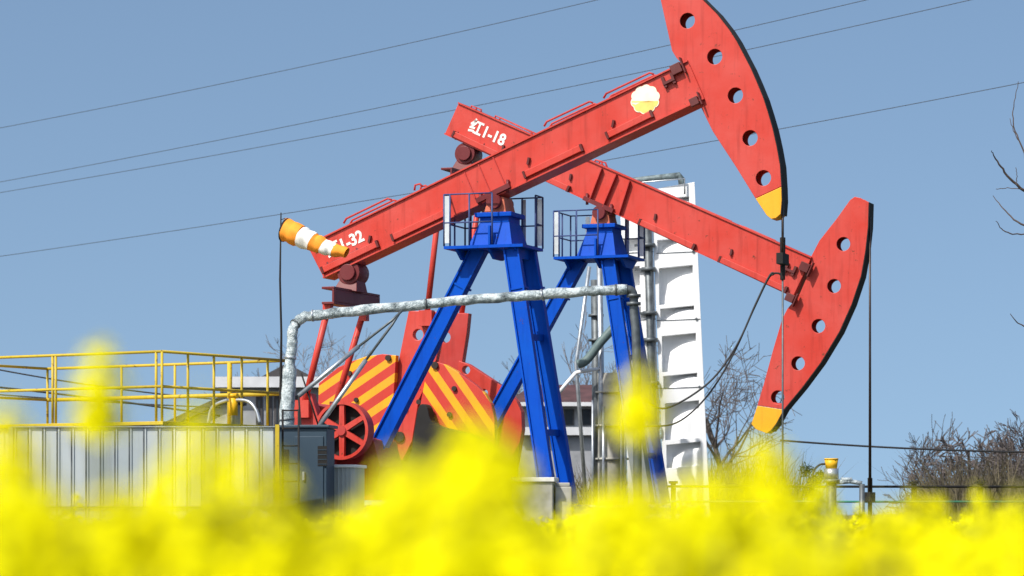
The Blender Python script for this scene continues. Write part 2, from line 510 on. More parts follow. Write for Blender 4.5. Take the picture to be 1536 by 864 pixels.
    mb.hexa([(S.x - .24, -.30, S.z), (S.x + .24, -.30, S.z), (S.x + .24, .30, S.z), (S.x - .24, .30, S.z),
             (S.x - .17, -.26, bz - .06), (S.x + .17, -.26, bz - .06), (S.x + .17, .26, bz - .06), (S.x - .17, .26, bz - .06)])
    mb.build('bearing_block', M['orange'], root, bevel=0.02)
    mb = MB()
    mb.cyl((S.x, -.42, bz - .16), (S.x, .42, bz - .16), .15, 18)
    mb.bar(Vector((S.x, 0, bz + 0.02)) - e * .42, Vector((S.x, 0, bz + 0.02)) + e * .36, 0.10, 0.74)
    for k in (-.34, .3): mb.cyl(Vector((S.x, -.30, bz - .10)) + e * k, Vector((S.x, -.30, bz + .16)) + e * k, .035, 8)
    mb.build('saddle', M['maroon'], root)
    # ---- samson post
    cz = S.z; pz = fr.at(*D['deck'], -0.6).z
    post = MB()
    post.box(S.x - .40, S.x + .40, -.42, .42, cz - .09, cz)
    cap = post.build('post_cap', blue, root, bevel=0.012)
    mb = MB()
    mb.box(S.x - .31, S.x + .31, -.34, .34, cz - .20, cz - .092)
    mb.hexa([(S.x - .50, -.50, pz + .062), (S.x + .44, -.50, pz + .062), (S.x + .44, .50, pz + .062), (S.x - .50, .50, pz + .062),
             (S.x - .32, -.33, cz - .202), (S.x + .32, -.33, cz - .202), (S.x + .32, .33, cz - .202), (S.x - .32, .33, cz - .202)])
    mb.build('post_head', blue, cap)
    mb = MB(); mb.box(S.x - .03, S.x + .01, -.62, -.515, pz + .065, pz + .45); mb.build('gusset', blue, cap)
    for k, (a, b, ta, tbm) in enumerate(D['legs']):
        pa = fr.at(*a, ta); pb = fr.at(*b, tbm)
        mb = MB()
        ax = (pb - pa).normalized()
        if k == 0:
            mb.bar(pa, pb, 0.27, 0.30, w2=0.30)
        else:
            mb.bar(pa, pb, 0.28, 0.19, w2=0.28)
        # splice flanges and edge strips that make the box read as a welded section
        leg = mb.build('leg', blue, root, bevel=0.012)
        mb = MB()
        n_s = Vector((0, 1, 0)); upv = ax.cross(n_s).normalized()
        hw = 0.142 if k == 0 else 0.145
        hd = 0.15 if k == 0 else 0.095
        for sgn in (-1, 1):
            mb.bar(pa + upv * hw * sgn - n_s * (hd + .02), pb + upv * (hw + (.015 if k == 0 else 0)) * sgn - n_s * (hd + .02), 0.035, 0.05)
        mb.build('edge_strip', blue, leg)
        mb = MB(); mid = pa.lerp(pb, 0.16); mb.bar(mid - ax * .02, mid + ax * .02, 2 * hw + .05, 2 * hd + .05); mb.build('splice_plate', blue, leg)
        if k == 1 and D.get('boot'):
            mb = MB(); mb.bar(pa.lerp(pb, D['boot']), pb + Vector((0, 0, .01)), .36, .33); mb.build('leg_sleeve', M['sleeve'], leg)
        mb = MB(); mb.box(pb.x - .35, pb.x + .35, pb.y - .3, pb.y + .3, pb.z - .05, pb.z); mb.build('foot_plate', blue, leg)
    fa, fb = D['legs'][1], D['legs'][2]
    # ties between the two front legs
    for f in D['ties']:
        p = fr.at(*fa[0], fa[2]).lerp(fr.at(*fa[1], fa[3]), f); r = fr.at(*fb[0], fb[2]).lerp(fr.at(*fb[1], fb[3]), f)
        mb = MB(); mb.bar(p, r, 0.13, 0.10, side=(1, 0, 0)); mb.build('tie_bar', blue, root)
    # ---- service platform
    x0, x1 = D['deck_x']
    mb = MB()
    mb.box(x0, x1, -.62, .62, pz, pz + .06)
    for x in (x0 + .25, 0, x1 - .2): mb.hexa([(x - .03, -.25, pz - .2), (x + .03, -.25, pz - .2), (x + .03, .25, pz - .2), (x - .03, .25, pz - .2), (x - .03, -.58, pz - .004), (x + .03, -.58, pz - .004), (x + .03, .58, pz - .004), (x - .03, .58, pz - .004)])
    deck = mb.build('platform', blue, root)
    rl = MB(); h = 1.05; z1 = pz + .06
    xm = S.x + 0.05
    post_at = [(x0, -.6), (x0 + .13, -.6), (x0 + .55, -.6), (xm, -.6), (x0, .6), (x0 + .13, .6), (x0 + .6, .6), (x1 - .45, .6), (x1 - .13, .6), (x1, .6), (x1, .15), (x0, .0)]
    for (x, y) in post_at: rl.cyl((x, y, z1), (x, y, z1 + h), .019, 6)
    for hh in (h, h * .45):
        rl.tube([(xm, -.6, z1 + hh), (x0, -.6, z1 + hh)], .017, 6)
        rl.tube([(x0, -.6, z1 + hh), (x0, .6, z1 + hh)], .017, 6)
        rl.tube([(x0, .6, z1 + hh), (x1, .6, z1 + hh)], .017, 6)
        rl.tube([(x1, .6, z1 + hh), (x1, .15, z1 + hh)], .017, 6)
    rl.build('railing', M['rail_blue'], deck)
    for (x, y) in ((x0 + .065, -.6), (x1 - .065, .6), (x1 - .42, .6), (x0 + .42, .6)):
        mb = MB(); mb.box(x - .05, x + .05, y - .008, y + .008, z1 + .06, z1 + h - .03); mb.build('kick_panel', M['pale_plate'], deck)
    # ---- equalizer, its bearing and the pitmans
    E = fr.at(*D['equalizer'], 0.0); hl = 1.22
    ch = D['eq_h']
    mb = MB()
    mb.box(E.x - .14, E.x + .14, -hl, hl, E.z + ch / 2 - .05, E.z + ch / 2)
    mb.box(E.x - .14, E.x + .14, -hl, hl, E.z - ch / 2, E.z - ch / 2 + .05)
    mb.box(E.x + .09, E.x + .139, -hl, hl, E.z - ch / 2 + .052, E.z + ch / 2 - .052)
    mb.build('equalizer', M['maroon'], root, bevel=0.008)  # dark colour stands in for shade on the equalizer
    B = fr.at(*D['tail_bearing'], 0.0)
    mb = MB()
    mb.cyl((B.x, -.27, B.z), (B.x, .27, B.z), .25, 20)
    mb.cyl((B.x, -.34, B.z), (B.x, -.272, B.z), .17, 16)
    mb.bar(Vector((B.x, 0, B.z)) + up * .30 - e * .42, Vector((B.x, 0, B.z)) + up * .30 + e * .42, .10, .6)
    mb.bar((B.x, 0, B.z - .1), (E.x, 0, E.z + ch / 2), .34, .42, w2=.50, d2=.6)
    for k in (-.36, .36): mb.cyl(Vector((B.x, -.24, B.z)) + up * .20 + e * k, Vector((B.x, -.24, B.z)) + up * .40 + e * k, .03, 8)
    mb.build('tail_bearing', M['maroon'], root, bevel=0.01)  # beam's shadow on the bearing put into its colour
    for (pa, pb, t) in D['pitmans']:
        a = fr.at(*pa, t); b = fr.at(*pb, t)
        mb = MB(); mb.cyl(a, b, .068, 12)
        mb.bar(a + Vector((0, 0, .12)), a + Vector((0, 0, -.22)), .17, .16)
        mb.box(b.x - .16, b.x + .16, t - .10, t + .10, b.z - .2, b.z + .16)
        mb.build('pitman_arm', M['red'], root)
    # ---- cranks, counterweights, gearbox, drive
    for (name, mat, pts, t0, t1, hl_) in D['plates']:
        hs = []
        tm0 = t0
        for h in hl_:
            c = fr.at(h[0], h[1], t0); hs.append(circ(c.x, c.z, h[2], 18))
        mb = MB(); plate(mb, xz(fr, pts, t0), t0, t1, hs, bevel=0.012)
        pl = mb.build(name, M[mat], root)
        for bpt in D['bolts'].get(name + mat, []):
            c = fr.at(bpt[0], bpt[1], t0)
            mb = MB(); mb.cyl((c.x, t0 - .06, c.z), (c.x, t0 + .01, c.z), bpt[2], 10); mb.build('bolt', M['grease'], pl)
    if D.get('wheel'):
        c = fr.at(*D['wheel'], -1.15); r = D['wheel_r']
        mb = MB(); mb.ring((c.x, -1.05, c.z), (0, 1, 0), r, r - .055, .34, 56)
        wh = mb.build('brake_wheel', M['red_dull'], root)
        for k in range(6):
            a = R(90 + 60 * k)
            d = Vector((math.cos(a), 0, math.sin(a)))
            mb = MB(); mb.bar(Vector((c.x, -1.16, c.z)) + d * .05, Vector((c.x, -1.16, c.z)) + d * (r - .052), .12, .09, w2=.10); mb.build('spoke', M['red'], wh)
        mb = MB(); mb.cyl((c.x, -1.02, c.z), (c.x, -.92, c.z), r - .06, 40); mb.build('drum', M['black'], wh)
        mb = MB(); mb.cyl((c.x, -1.25, c.z), (c.x, -.3, c.z), .10, 16); mb.build('hub', M['red_dull'], wh)
        mb = MB(); mb.ring((c.x, -1.218, c.z), (0, 1, 0), r + .012, r - .05, .02, 56); mb.build('rim', M['red'], wh)
    if D.get('guard'):
        mb = MB(); plate(mb, smooth_xz(xz(fr, D['guard'], -1.7)), -1.7, -1.35, bevel=.02)
        gd = mb.build('belt_guard', M['black'], root)
        a0 = fr.at(630, 690, -1.6).x; b0 = fr.at(735, 690, -1.6).x
        for x_ in (a0, b0):
            mb = MB(); mb.bar((x_, -1.55, 0), (x_, -1.55, fr.at(640, 680, -1.6).z), .12, .1)
            mb.build('guard_post', M['black'], gd)
    # ---- skid on its concrete footing
    k0, k1 = D['skid_x']
    mb = MB()
    for y in (-.75, .75):
        mb.box(k0, k1, y - .16, y + .16, D['skid_z'] - .34, D['skid_z'] - .30); mb.box(k0, k1, y - .16, y + .16, D['skid_z'] - .09, D['skid_z'] - .05); mb.box(k0, k1, y - .03, y + .03, D['skid_z'] - .302, D['skid_z'] - .088)
    for x in np.linspace(k0 + .2, k1 - .2, 6): mb.box(x - .08, x + .08, -.72, .72, D['skid_z'] - .29, D['skid_z'] - .10)
    mb.build('skid', blue, root)
    mb = MB(); mb.box(k0 - .3, k1 + .3, -1.25, 1.25, 0, D['skid_z'] - .34); mb.build('footing', M['concrete'], root, bevel=.02)
    return root

M['rail_blue'] = paint('railing_blue_paint', (0.035, 0.055, 0.16), 0.45, 0.4, 0.62)

P1 = Frame(747, 60.0, 20)
D1 = dict(
    beam=[(461, 369), (1032, 92), (1056, 147), (485, 416)],
    strips=[((487, 405), (566, 367)), ((592, 356), (668, 320)), ((790, 262), (872, 223)), ((914, 203), (977, 172))],
    ribs=[((697, 259), (713, 297)), ((718, 247), (736, 289)), ((740, 236), (758, 278))], rib_depth=0.03,
    lugs=[(673, 304), (793, 241), (920, 185), (555, 358)],
    grabs=[[(520, 336), (524, 329), (586, 299), (592, 301)], [(820, 191), (824, 184), (888, 154), (893, 156)], [(909, 149), (913, 142), (978, 111), (984, 113)], [(626, 287), (627, 279), (634, 277), (638, 281)]],
    text='红1-32', text_size=0.34, text_at=(493, 386), text_to=(548, 359.5), emblem=(968, 149),
    head=[(991, 0), (1008, 76), (1014, 86), (1022, 95), (1047, 152), (1069, 197), (1105, 252), (1133, 297.5), (1172, 279.5), (1170, 248), (1165, 220), (1159, 193), (1152, 169), (1145, 147), (1136, 125), (1126, 102), (1114, 79), (1104, 60), (1093, 43), (1075, 20), (1053, -2), (1032, -24), (1018, -36), (1002, -40), (987, -34), (985, -26)],
    tip=[(1133.2, 298), (1150, 323), (1157, 328.5), (1164, 327), (1171, 321), (1172.6, 300), (1172.2, 280)],
    rim=[(1018, -36), (1053, -2), (1075, 20), (1093, 43), (1104, 60), (1114, 79), (1126, 102), (1136, 125), (1145, 147), (1152, 169), (1159, 193), (1165, 220), (1170, 248), (1172, 279.5), (1172.6, 300), (1171, 321)],
    holes=[(1031, 31), (1072, 85), (1103, 143), (1125, 207), (1145, 267)],
    brackets=[((1016, 104), .22, .20), ((1043, 153), .18, .16)], clamp=(1004, 121),
    bridle_top=(1174, 300), rod=[(1174, 328), (1174, 388)], rod_r=.020,
    saddle=(750, 321), saddle_top=(748, 293), deck=(720, 372), deck_x=(-.95, .76),
    legs=[((722, 372), (541, 726), 0.0, 0.0), ((769, 372), (826, 757), -.36, -.60), ((793, 372), (856, 757), .40, .68)],
    ties=(.35, .72, .93),
    equalizer=(527, 449), eq_h=.36, tail_bearing=(530, 410),
    pitmans=[((492, 462), (455, 612), -1.02), ((546, 466), (498, 625), 1.02)],
    plates=[
        ('gearbox', 'red_dull', [(444, 604), (459, 604), (489, 611), (500, 640), (560, 660), (570, 700), (560, 750), (430, 750), (440, 650)], -.62, .62, []),
        ('crank', 'red_dull', [(450, 590), (466, 590), (500, 700), (498, 745), (470, 745), (448, 620)], -1.0, -.75, []),
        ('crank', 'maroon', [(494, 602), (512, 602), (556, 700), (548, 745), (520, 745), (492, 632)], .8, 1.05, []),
    ],
    bolts={}, wheel=(514, 646), wheel_r=.585,
    skid_x=(-4.2, 1.9), skid_z=1.42,
)
pump(P1, D1, 'nearer red and blue pump jack with raised horse head and white scallop emblem')

P2 = Frame(905, 67.5, 20)
D2 = dict(
    beam=[(687.5, 155), (1217, 387), (1190, 444), (667.5, 200)],
    strips=[((683, 202), (757, 237)), ((775, 247), (852, 283)), ((962, 334), (1040, 370)), ((1082, 390), (1178, 434))],
    ribs=[((904, 253), (885, 303)), ((926, 262), (905, 312)), ((946, 272), (930, 322))], rib_depth=0.11,
    lugs=[(856, 265), (983, 325), (1097, 378), (755, 222)],
    grabs=[[(744, 183), (747, 175), (800, 199), (804, 206)], [(892, 248), (897, 241), (905, 243), (909, 254)], [(1026, 311), (1030, 303), (1094, 331), (1098, 340)], [(1110, 346), (1113, 339), (1160, 360), (1167, 371)], [(710, 166), (711, 160), (718, 163), (718, 168)]],
    text='红1-18', text_size=0.37, text_at=(702, 195), text_to=(757, 220),
    head=[(1282, 295), (1291, 297), (1303, 304), (1302, 340), (1298, 377), (1291.5, 414), (1277.6, 456), (1259, 497.6), (1231, 544), (1203.5, 581), (1176, 614), (1136, 608), (1145.6, 576), (1159.5, 525), (1173, 479), (1181, 463), (1199, 442), (1215, 405), (1217, 384), (1229, 361), (1254.5, 328.6), (1275, 300)],
    tip=[(1175.6, 614.6), (1164, 636), (1156, 646), (1150, 650), (1134, 644), (1127, 636), (1136, 608.6)],
    rim=[(1303, 304), (1302, 340), (1298, 377), (1291.5, 414), (1277.6, 456), (1259, 497.6), (1231, 544), (1203.5, 581), (1176, 614), (1164, 636), (1156, 646)],
    holes=[(1265, 366), (1251, 429), (1227.6, 489), (1197, 545), (1166.5, 596)],
    brackets=[((1208, 401), .22, .20), ((1186, 447), .20, .18)], clamp=(1186, 404),
    bridle_top=(1305, 325), rod=[(1305, 330), (1305, 745)], rod_r=.034,
    saddle=(906, 338), saddle_top=(905, 311), deck=(870, 388), deck_x=(-1.0, .80),
    legs=[((872, 390), (690, 722), 0.0, 0.0), ((914, 390), (968, 757), -.36, -.60), ((936, 390), (996, 757), .40, .68)],
    ties=(.4, .8),
    equalizer=(698, 272), eq_h=.38, tail_bearing=(703, 232),
    pitmans=[((662, 280), (640, 476), -1.14), ((722, 280), (691, 480), 1.2)],
    plates=[
        ('crank', 'red', [(613, 466), (668, 468), (654, 540), (640, 575), (628, 600), (618, 662), (604, 690), (584, 690), (588, 630), (597, 545)], -1.05, -.85, [(627, 502, .13)]),
        ('crank', 'red_dull', [(652, 470), (703, 470), (700, 500), (693, 545), (693, 600), (676, 690), (640, 690), (646, 545)], .9, 1.12, [(668, 506, .13)]),
        ('counterweight', 'stripe_a', [(476, 650), (478, 575), (507, 551), (530, 541), (548, 535), (574, 531), (594, 533), (590, 600), (584, 720), (500, 720)], -1.25, -1.06, []),
        ('counterweight', 'stripe_b', [(643, 542), (656, 543), (668, 547), (684, 556), (699, 567), (714, 578), (727, 590), (737, 607), (742, 630), (742, 690), (735, 720), (622, 720), (622, 660), (632, 598)], -1.25, -1.06, []),
        ('counterweight', 'red', [(688, 541), (702, 546), (716, 555), (751, 578), (765, 590), (775, 602), (782, 618), (783, 645), (770, 720), (680, 720)], .86, 1.10, [(699, 555, .10), (726, 590, .10)]),
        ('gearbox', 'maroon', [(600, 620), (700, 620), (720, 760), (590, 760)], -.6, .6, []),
    ],
    bolts={'counterweightstripe_a': [(525, 560, .06), (535, 600, .055), (583, 537, .07)], 'counterweightstripe_b': [(653, 548, .085), (682, 583, .06), (675, 622, .06)], 'crankred': [(607, 612, .08), (629, 603, .06), (600, 655, .12)]},
    guard=[(618, 672), (622, 640), (627, 612), (634, 606), (641, 612), (646, 630), (660, 640), (700, 650), (730, 664), (744, 690), (744, 720), (618, 720)], boot=.62, skid_x=(-5.4, 2.2), skid_z=1.42,
)
pump(P2, D2, 'farther red and blue pump jack with lowered horse head and yellow striped counterweights')

# ------------------------------------------------------------------ white tower
T = Frame(1022, 76.0, 3)
troot = T.empty('steel_tower', 'tall white steel tower with stacked recessed panels behind the farther pump jack', 'tower')
def lerpx(y, y0, xa, y1, xb): return xa + (xb - xa) * (y - y0) / (y1 - y0)
def tower_panel(outer, recs, name):
    mb = MB(); plate(mb, xz(T, outer, 0), 0, .32, [xz(T, r, 0) for r in recs], bevel=.01)
    p = mb.build(name, M['white'], troot)
    mb = MB(); ins = xz(T, outer, 0); cx = sum(a for a, b in ins) / len(ins)
    plate(mb, [(cx + (a - cx) * .96, b) for a, b in ins], .322, .38); mb.build('back_sheet', M['white'], p)
    for r in recs:
        (l0, b0), (l1, b1) = xz(T, [r[3], r[1]], 0)
        if l1 - l0 < .4: continue
        mb = MB(); n_ = 14
        for j in range(n_ + 1):
            for i in range(n_ + 1):
                u = 1 - i / n_; v = j / n_
                q_ = min(1, max(0, (math.hypot(u, v * 1.0) - .62) / .38)); dp = .035 + .27 * q_ * q_ * (3 - 2 * q_)
                mb.v.append((l0 - .01 + (l1 - l0 + .02) * i / n_, dp, b0 - .015 + (b1 - b0 + .03) * v))
        for j in range(n_):
            for i in range(n_):
                k = j * (n_ + 1) + i; mb.f.append([k, k + 1, k + n_ + 2, k + n_ + 1]); mb.m.append(0); mb.sm.append(True)
        mb.build('dish', M['white'], p)  # scooped back added so shade in the recess ends in an arc
    for y_ in (379, 480, 582):
        a_ = T.at(outer[0][0] + 8, y_ + 1, 0); b_ = T.at(outer[1][0] + (y_ - 275) * .046 - 1, y_ - 1.5, 0)
        mb = MB(); mb.bar(a_ + Vector((0, -.006, 0)), b_ + Vector((0, -.006, 0)), .018, .010); mb.cyl(b_ + Vector((-.1, -.03, 0)), b_ + Vector((-.1, 0, 0)), .035, 8)
        mb.build('seam', M['dark_steel'], p)
def recs_for(xl, xr):
    out = []
    for (a, b) in ((297, 322), (358, 377), (400, 455), (461, 479), (502, 556), (562, 580), (603, 658), (665, 700)):
        l, r = xl((a + b) / 2), xr((a + b) / 2)
        sk = 0.05 * (r - l)
        out.append([(l, a + sk), (r, a - sk), (r + .4, b - sk), (l + .4, b + sk)])
    return out
xl = lambda y: lerpx(y, 275, 976, 665, 993); xr = lambda y: lerpx(y, 275, 1042, 665, 1060)
tower_panel([(xl(284), 284), (xr(273), 273), (xr(810), 810), (xl(810), 810)], recs_for(lambda y: xl(y) + 6, lambda y: xr(y) - 10), 'panel')
yl_ = lambda y: lerpx(y, 300, 930, 665, 940); yr = lambda y: lerpx(y, 300, 977, 665, 990)
tower_panel([(yl_(290), 290), (yr(286), 286), (yr(810), 810), (yl_(810), 810)], recs_for(lambda y: yl_(y) + 4, lambda y: yr(y) - 22), 'panel')
# pipe column between the panels
mb = MB()
a = T.at(970, 300, -.05); b = T.at(984, 800, -.05)
mb.cyl(a, b, .10, 12)
for y in (368, 404, 470, 510, 575, 640): 
    c = T.at(lerpx(y, 300, 970, 800, 984), y, -.05); mb.cyl(c + Vector((0, 0, -.05)), c + Vector((0, 0, .05)), .19, 12)
    mb.box(c.x - .35, c.x + .05, -.08, -.02, c.z - .03, c.z + .03)
mb.build('riser_pipe', M['dark_steel'], troot)
mb = MB()
p0 = T.at(938, 272, .1); p1 = T.at(1022, 263, .1)
mb.tube([p0 + Vector((-.02, 0, -.5)), p0 + Vector((0, 0, -.1)), p0 + Vector((.08, 0, 0)), p1 + Vector((-.08, 0, 0)), p1 + Vector((0, 0, -.1)), p1 + Vector((.02, 0, -.5))], .092, 10)
mb.build('top_pipe', M['lagging_grey'], troot)
mb = MB()
p0 = T.at(933, 276, -.1); p1 = T.at(1027, 268, -.1); mb.tube([p0 + Vector((0, 0, -.4)), p0, p1, p1 + Vector((0, 0, -.4))], .025, 6)
mb.build('top_rail', M['steel'], troot)

# ------------------------------------------------------------------ green-grey pipework left of the tower
K = Frame(920, 73.0, 0)
kroot = K.empty('pipe_manifold', 'grey pipe manifold with thick dark green hose between the blue legs', 'manifold')
mb = MB(); mb.tube(open_curve([K.at(866, 547, -.3), K.at(880, 540, -.3), K.at(902, 512, -.3), K.at(930, 480, -.2), K.at(944, 452, -.1)], 6), .115, 10); mb.build('hose', M['grey_green'], kroot)
mb = MB(); mb.cyl(K.at(899, 391, 0), K.at(906, 790, 0), .075, 10); mb.build('pipe', M['steel'], kroot)
mb = MB(); mb.cyl(K.at(893, 420, .3), K.at(897, 790, .3), .12, 10)
for y in (475, 512): 
    c = K.at(894, y, .3); mb.cyl(c, c + Vector((0, 0, .06)), .2, 10)
mb.build('pipe', M['dark_steel'], kroot)
mb = MB(); mb.cyl(K.at(918, 560, .2), K.at(918, 800, .2), .36, 20)
for y in (590, 640, 690): 
    c = K.at(918, y, .2); mb.cyl(c, c + Vector((0, 0, .05)), .42, 20)
mb.build('vessel', M['concrete'], kroot)
mb = MB(); mb.tube([K.at(838, 590, -.2), K.at(850, 575, -.2), K.at(864, 559, -.2)], .05, 8); mb.tube([K.at(864, 559, -.2), K.at(880, 556, -.1), K.at(904, 552, 0)], .045, 8); mb.build('pipe', M['white'], kroot)
mb = MB()
for x in (889, 905, 932, 938): mb.cyl(K.at(x, 600 + (x % 7) * 5, -.2), K.at(x, 800, -.2), .035, 6)
mb.build('small_pipe', M['steel'], kroot)
L2 = Frame(866, 75, 0)
mb = MB(); mb.tube([L2.at(884, 400), L2.at(864, 545), L2.at(882, 790)], .05, 8); tag(mb.build('stay_pole', M['steel'], None, L2.O), 'thin bent grey stay pole rising behind the farther pump jack', 'pole')

# ------------------------------------------------------------------ foil lagged pipe
G = Frame(690, 56.5, 2)
groot = G.empty('lagged_pipe', 'silver foil wrapped pipe loop crossing in front of the blue legs', 'pipe')
def wob(pts, n, amp):
    P = open_curve(pts, n)
    return [p + Vector((random.uniform(-amp, amp), random.uniform(-amp, amp), random.uniform(-amp, amp))) for p in P]
pts = [G.at(425, 860), G.at(427, 740), G.at(429, 650), G.at(432, 590), G.at(437, 530), G.at(440, 495), G.at(449, 480), G.at(470, 473), G.at(560, 464), G.at(700, 450), G.at(800, 443), G.at(880, 437), G.at(941, 434)]
P = wob(pts, 7, .012)
rr = []
for i, p in enumerate(P):
    f = i / len(P)
    rr.append((.135 if f < .30 else .098) * random.uniform(.92, 1.08))
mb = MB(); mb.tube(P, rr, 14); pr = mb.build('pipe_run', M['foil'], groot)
for i in range(5, len(P) - 2, 11):
    ax_ = (P[i + 1] - P[i]).normalized(); mb = MB(); mb.cyl(P[i] - ax_ * .018, P[i] + ax_ * .018, max(rr[i], rr[i + 1]) + .012, 14); mb.build('strap', M['steel'] if i % 2 else M['dark_steel'], pr)
mb = MB()
c = G.at(948, 447, .1)
mb.tube(open_curve([G.at(938, 434), G.at(948, 437, .03), G.at(951, 450, .06), G.at(951, 470, .06), G.at(955, 540, .06), G.at(957, 860, .06)], 6), .085, 12)
for y in (446, 458): 
    c = G.at(950.5, y, .05); mb.cyl(c, c + Vector((0, 0, .06)), .14, 14)
mb.build('downpipe', M['dark_steel'], groot)
for (a, b) in (((603, 466), (448, 594)), ((600, 468), (478, 640))):
    A_ = G.at(*a, -.1); B_ = G.at(*b, -.5); m_ = A_.lerp(B_, .42)
    mb = MB(); mb.tube([A_, A_.lerp(B_, .1) + Vector((0, 0, -.03)), m_], .028, 6, 1); mb.cyl(m_, B_, .045, 8)
    mb.build('brace', [M['steel'], M['dark_steel']], groot)
mb = MB()
mb.cyl(G.at(448, 594, -.5), G.at(462, 800, -.5), .02, 6); mb.cyl(G.at(478, 640, -.5), G.at(452, 560, -.4), .018, 6)
mb.build('brace_foot', M['black'], groot)

# ------------------------------------------------------------------ railed tank
Q = Frame(243, 55.0, 32)
qroot = Q.empty('storage_tank', 'grey panelled storage tank with yellow railing around its flat top', 'tank')
zt = HC + 138 / F * 55; LX, LY = 6.2, 3.93
mb = MB()
n = 22
def ribbed(mb, p0, p1, nrm, z0, z1, n):
    """trapezoid profile sheet between two ground points."""
    p0 = Vector(p0); p1 = Vector(p1); nrm = Vector(nrm); prof = []
    for i in range(n):
        for (f, h) in ((0, 0), (.06, .022), (.16, .022), (.22, 0)):
            prof.append(p0.lerp(p1, (i + f) / n) + nrm * h)
    prof.append(p1)
    vs = [(p.x, p.y, z0) for p in prof] + [(p.x, p.y, z1) for p in prof]
    m_ = len(prof)
    mb.add(vs, [(i, i + 1, m_ + i + 1, m_ + i) for i in range(m_ - 1)])
ribbed(mb, (-LX, 0, 0), (0, 0, 0), (0, -1, 0), 0, zt - .07, 22)
ribbed(mb, (0, 0, 0), (0, LY, 0), (1, 0, 0), 0, zt - .07, 14)
ribbed(mb, (0, LY, 0), (-LX, LY, 0), (0, 1, 0), 0, zt - .07, 22)
ribbed(mb, (-LX, LY, 0), (-LX, 0, 0), (-1, 0, 0), 0, zt - .07, 14)
mb.build('wall', M['tank'], qroot)
mb = MB(); mb.box(-LX - .04, .04, -.04, LY + .04, .85, .88); mb.box(-LX - .04, .04, -.04, LY + .04, .42, .45); mb.build('wall_band', M['dark_steel'], qroot)
mb = MB(); mb.box(-LX - .1, .1, -.1, LY + .1, zt - .068, zt); mb.build('top_deck', M['rail_yellow'], qroot, bevel=.008)
mb = MB(); mb.cyl((.03, LY + .03, 0), (.03, LY + .03, zt - .07), .05, 8); mb.build('corner_post', M['rail_yellow'], qroot)
rl = MB(); hh = 1.31
pts = [(0, 0), (-.08, 0)]
ysr = [0.0, .78, 1.58, 2.46, 3.3, 3.9]
xsl = [-.14, -2.6, -2.68, -4.6, -LX]
for y in ysr: rl.cyl((0, y, zt), (0, y, zt + hh), .026, 8)
for x in xsl: rl.cyl((x, 0, zt), (x, 0, zt + hh), .026, 8)
for x in (0, -1.4, -2.8, -4.2, -LX): rl.cyl((x, LY - .03, zt), (x, LY - .03, zt + hh), .05 if x == -1.4 else .026, 8)
for h in (hh, hh * .5):
    rl.tube([(-LX, 0, zt + h), (0, 0, zt + h)], .028, 8); rl.tube([(0, 0, zt + h), (0, LY - .03, zt + h)], .028, 8)
    rl.tube([(-LX, LY - .03, zt + h), (0, LY - .03, zt + h)], .03 if h == hh else .04, 8); rl.tube([(-LX, 0, zt + h), (-LX, LY - .03, zt + h)], .028, 8)
rl.build('railing', M['rail_yellow'], qroot)
mb = MB()
c0 = Q.at(312, 634, 2.0); c1 = Q.at(390, 634, 2.0); cm = Q.at(350, 600, 2.0)
mb.tube(open_curve([Vector((c0.x, 2, zt)), Q.at(318, 612, 2.0), Q.at(335, 602, 2.0), cm, Q.at(372, 602, 2.0), Q.at(384, 615, 2.0), Vector((c1.x, 2, zt))], 6), .035, 8)
mb.cyl((cm.x, 2, zt), cm + Vector((0, 0, .05)), .05, 8)
mb.build('vent_pipe', M['steel'], qroot)
mb = MB(); mb.cyl(cm + Vector((0, 0, .05)), cm + Vector((0, 0, .12)), .10, 12); mb.cyl(cm + Vector((-.1, 0, .08)), cm + Vector((.1, 0, .08)), .05, 8); mb.cyl(cm + Vector((0, 0, -.3)), cm + Vector((0, 0, .06)), .09, 10); mb.build('valve', M['cap_yellow'], qroot)
mb = MB(); c = Q.at(420, 629, 3.6); mb.cyl((c.x, 3.7, zt), (c.x, 3.7, zt + .14), .07, 12); mb.build('deck_fitting', M['red'], qroot)

SW = Frame(215, 54.6, 1.2)
swr = SW.empty('sheet_wall', 'pale grey corrugated sheet wall standing in front of the railed tank', 'wall')
u0, u1 = SW.at(21, 640).x, SW.at(411, 634).x; zw = SW.at(215, 641).z
mb = MB(); ribbed(mb, (u0, 0, 0), (u1, 0, 0), (0, -1, 0), .1, zw, 18); ribbed(mb, (u1, .04, 0), (u0, .04, 0), (0, 1, 0), .1, zw, 18)
wp = (u1 - u0) / 18
for i in range(19): mb.box(u0 + i * wp - .012, u0 + i * wp + .010, -.03, -.012, .1, zw - .01, 1)
mb.build('sheet', [M['sheet'], M['dark_steel']], swr)
mb = MB(); mb.box(u0 - .05, u1 + .02, -.05, .09, zw + .002, zw + .02); mb.build('top_trim', M['steel'], swr)
mb = MB(); mb.box(u0, u1, -.045, -.026, 1.30, 1.33); mb.box(u0, u1, -.045, -.026, .9, .93); mb.build('seam_strip', M['dark_steel'], swr)
mb = MB(); mb.box(u1 + .025, u1 + .10, -.04, .04, 0, zw + .05); mb.build('end_post', M['rail_yellow'], swr)
mb = MB(); mb.box(u0 - .09, u0 - .012, -.04, .04, 0, zw); mb.build('end_post', M['steel'], swr)

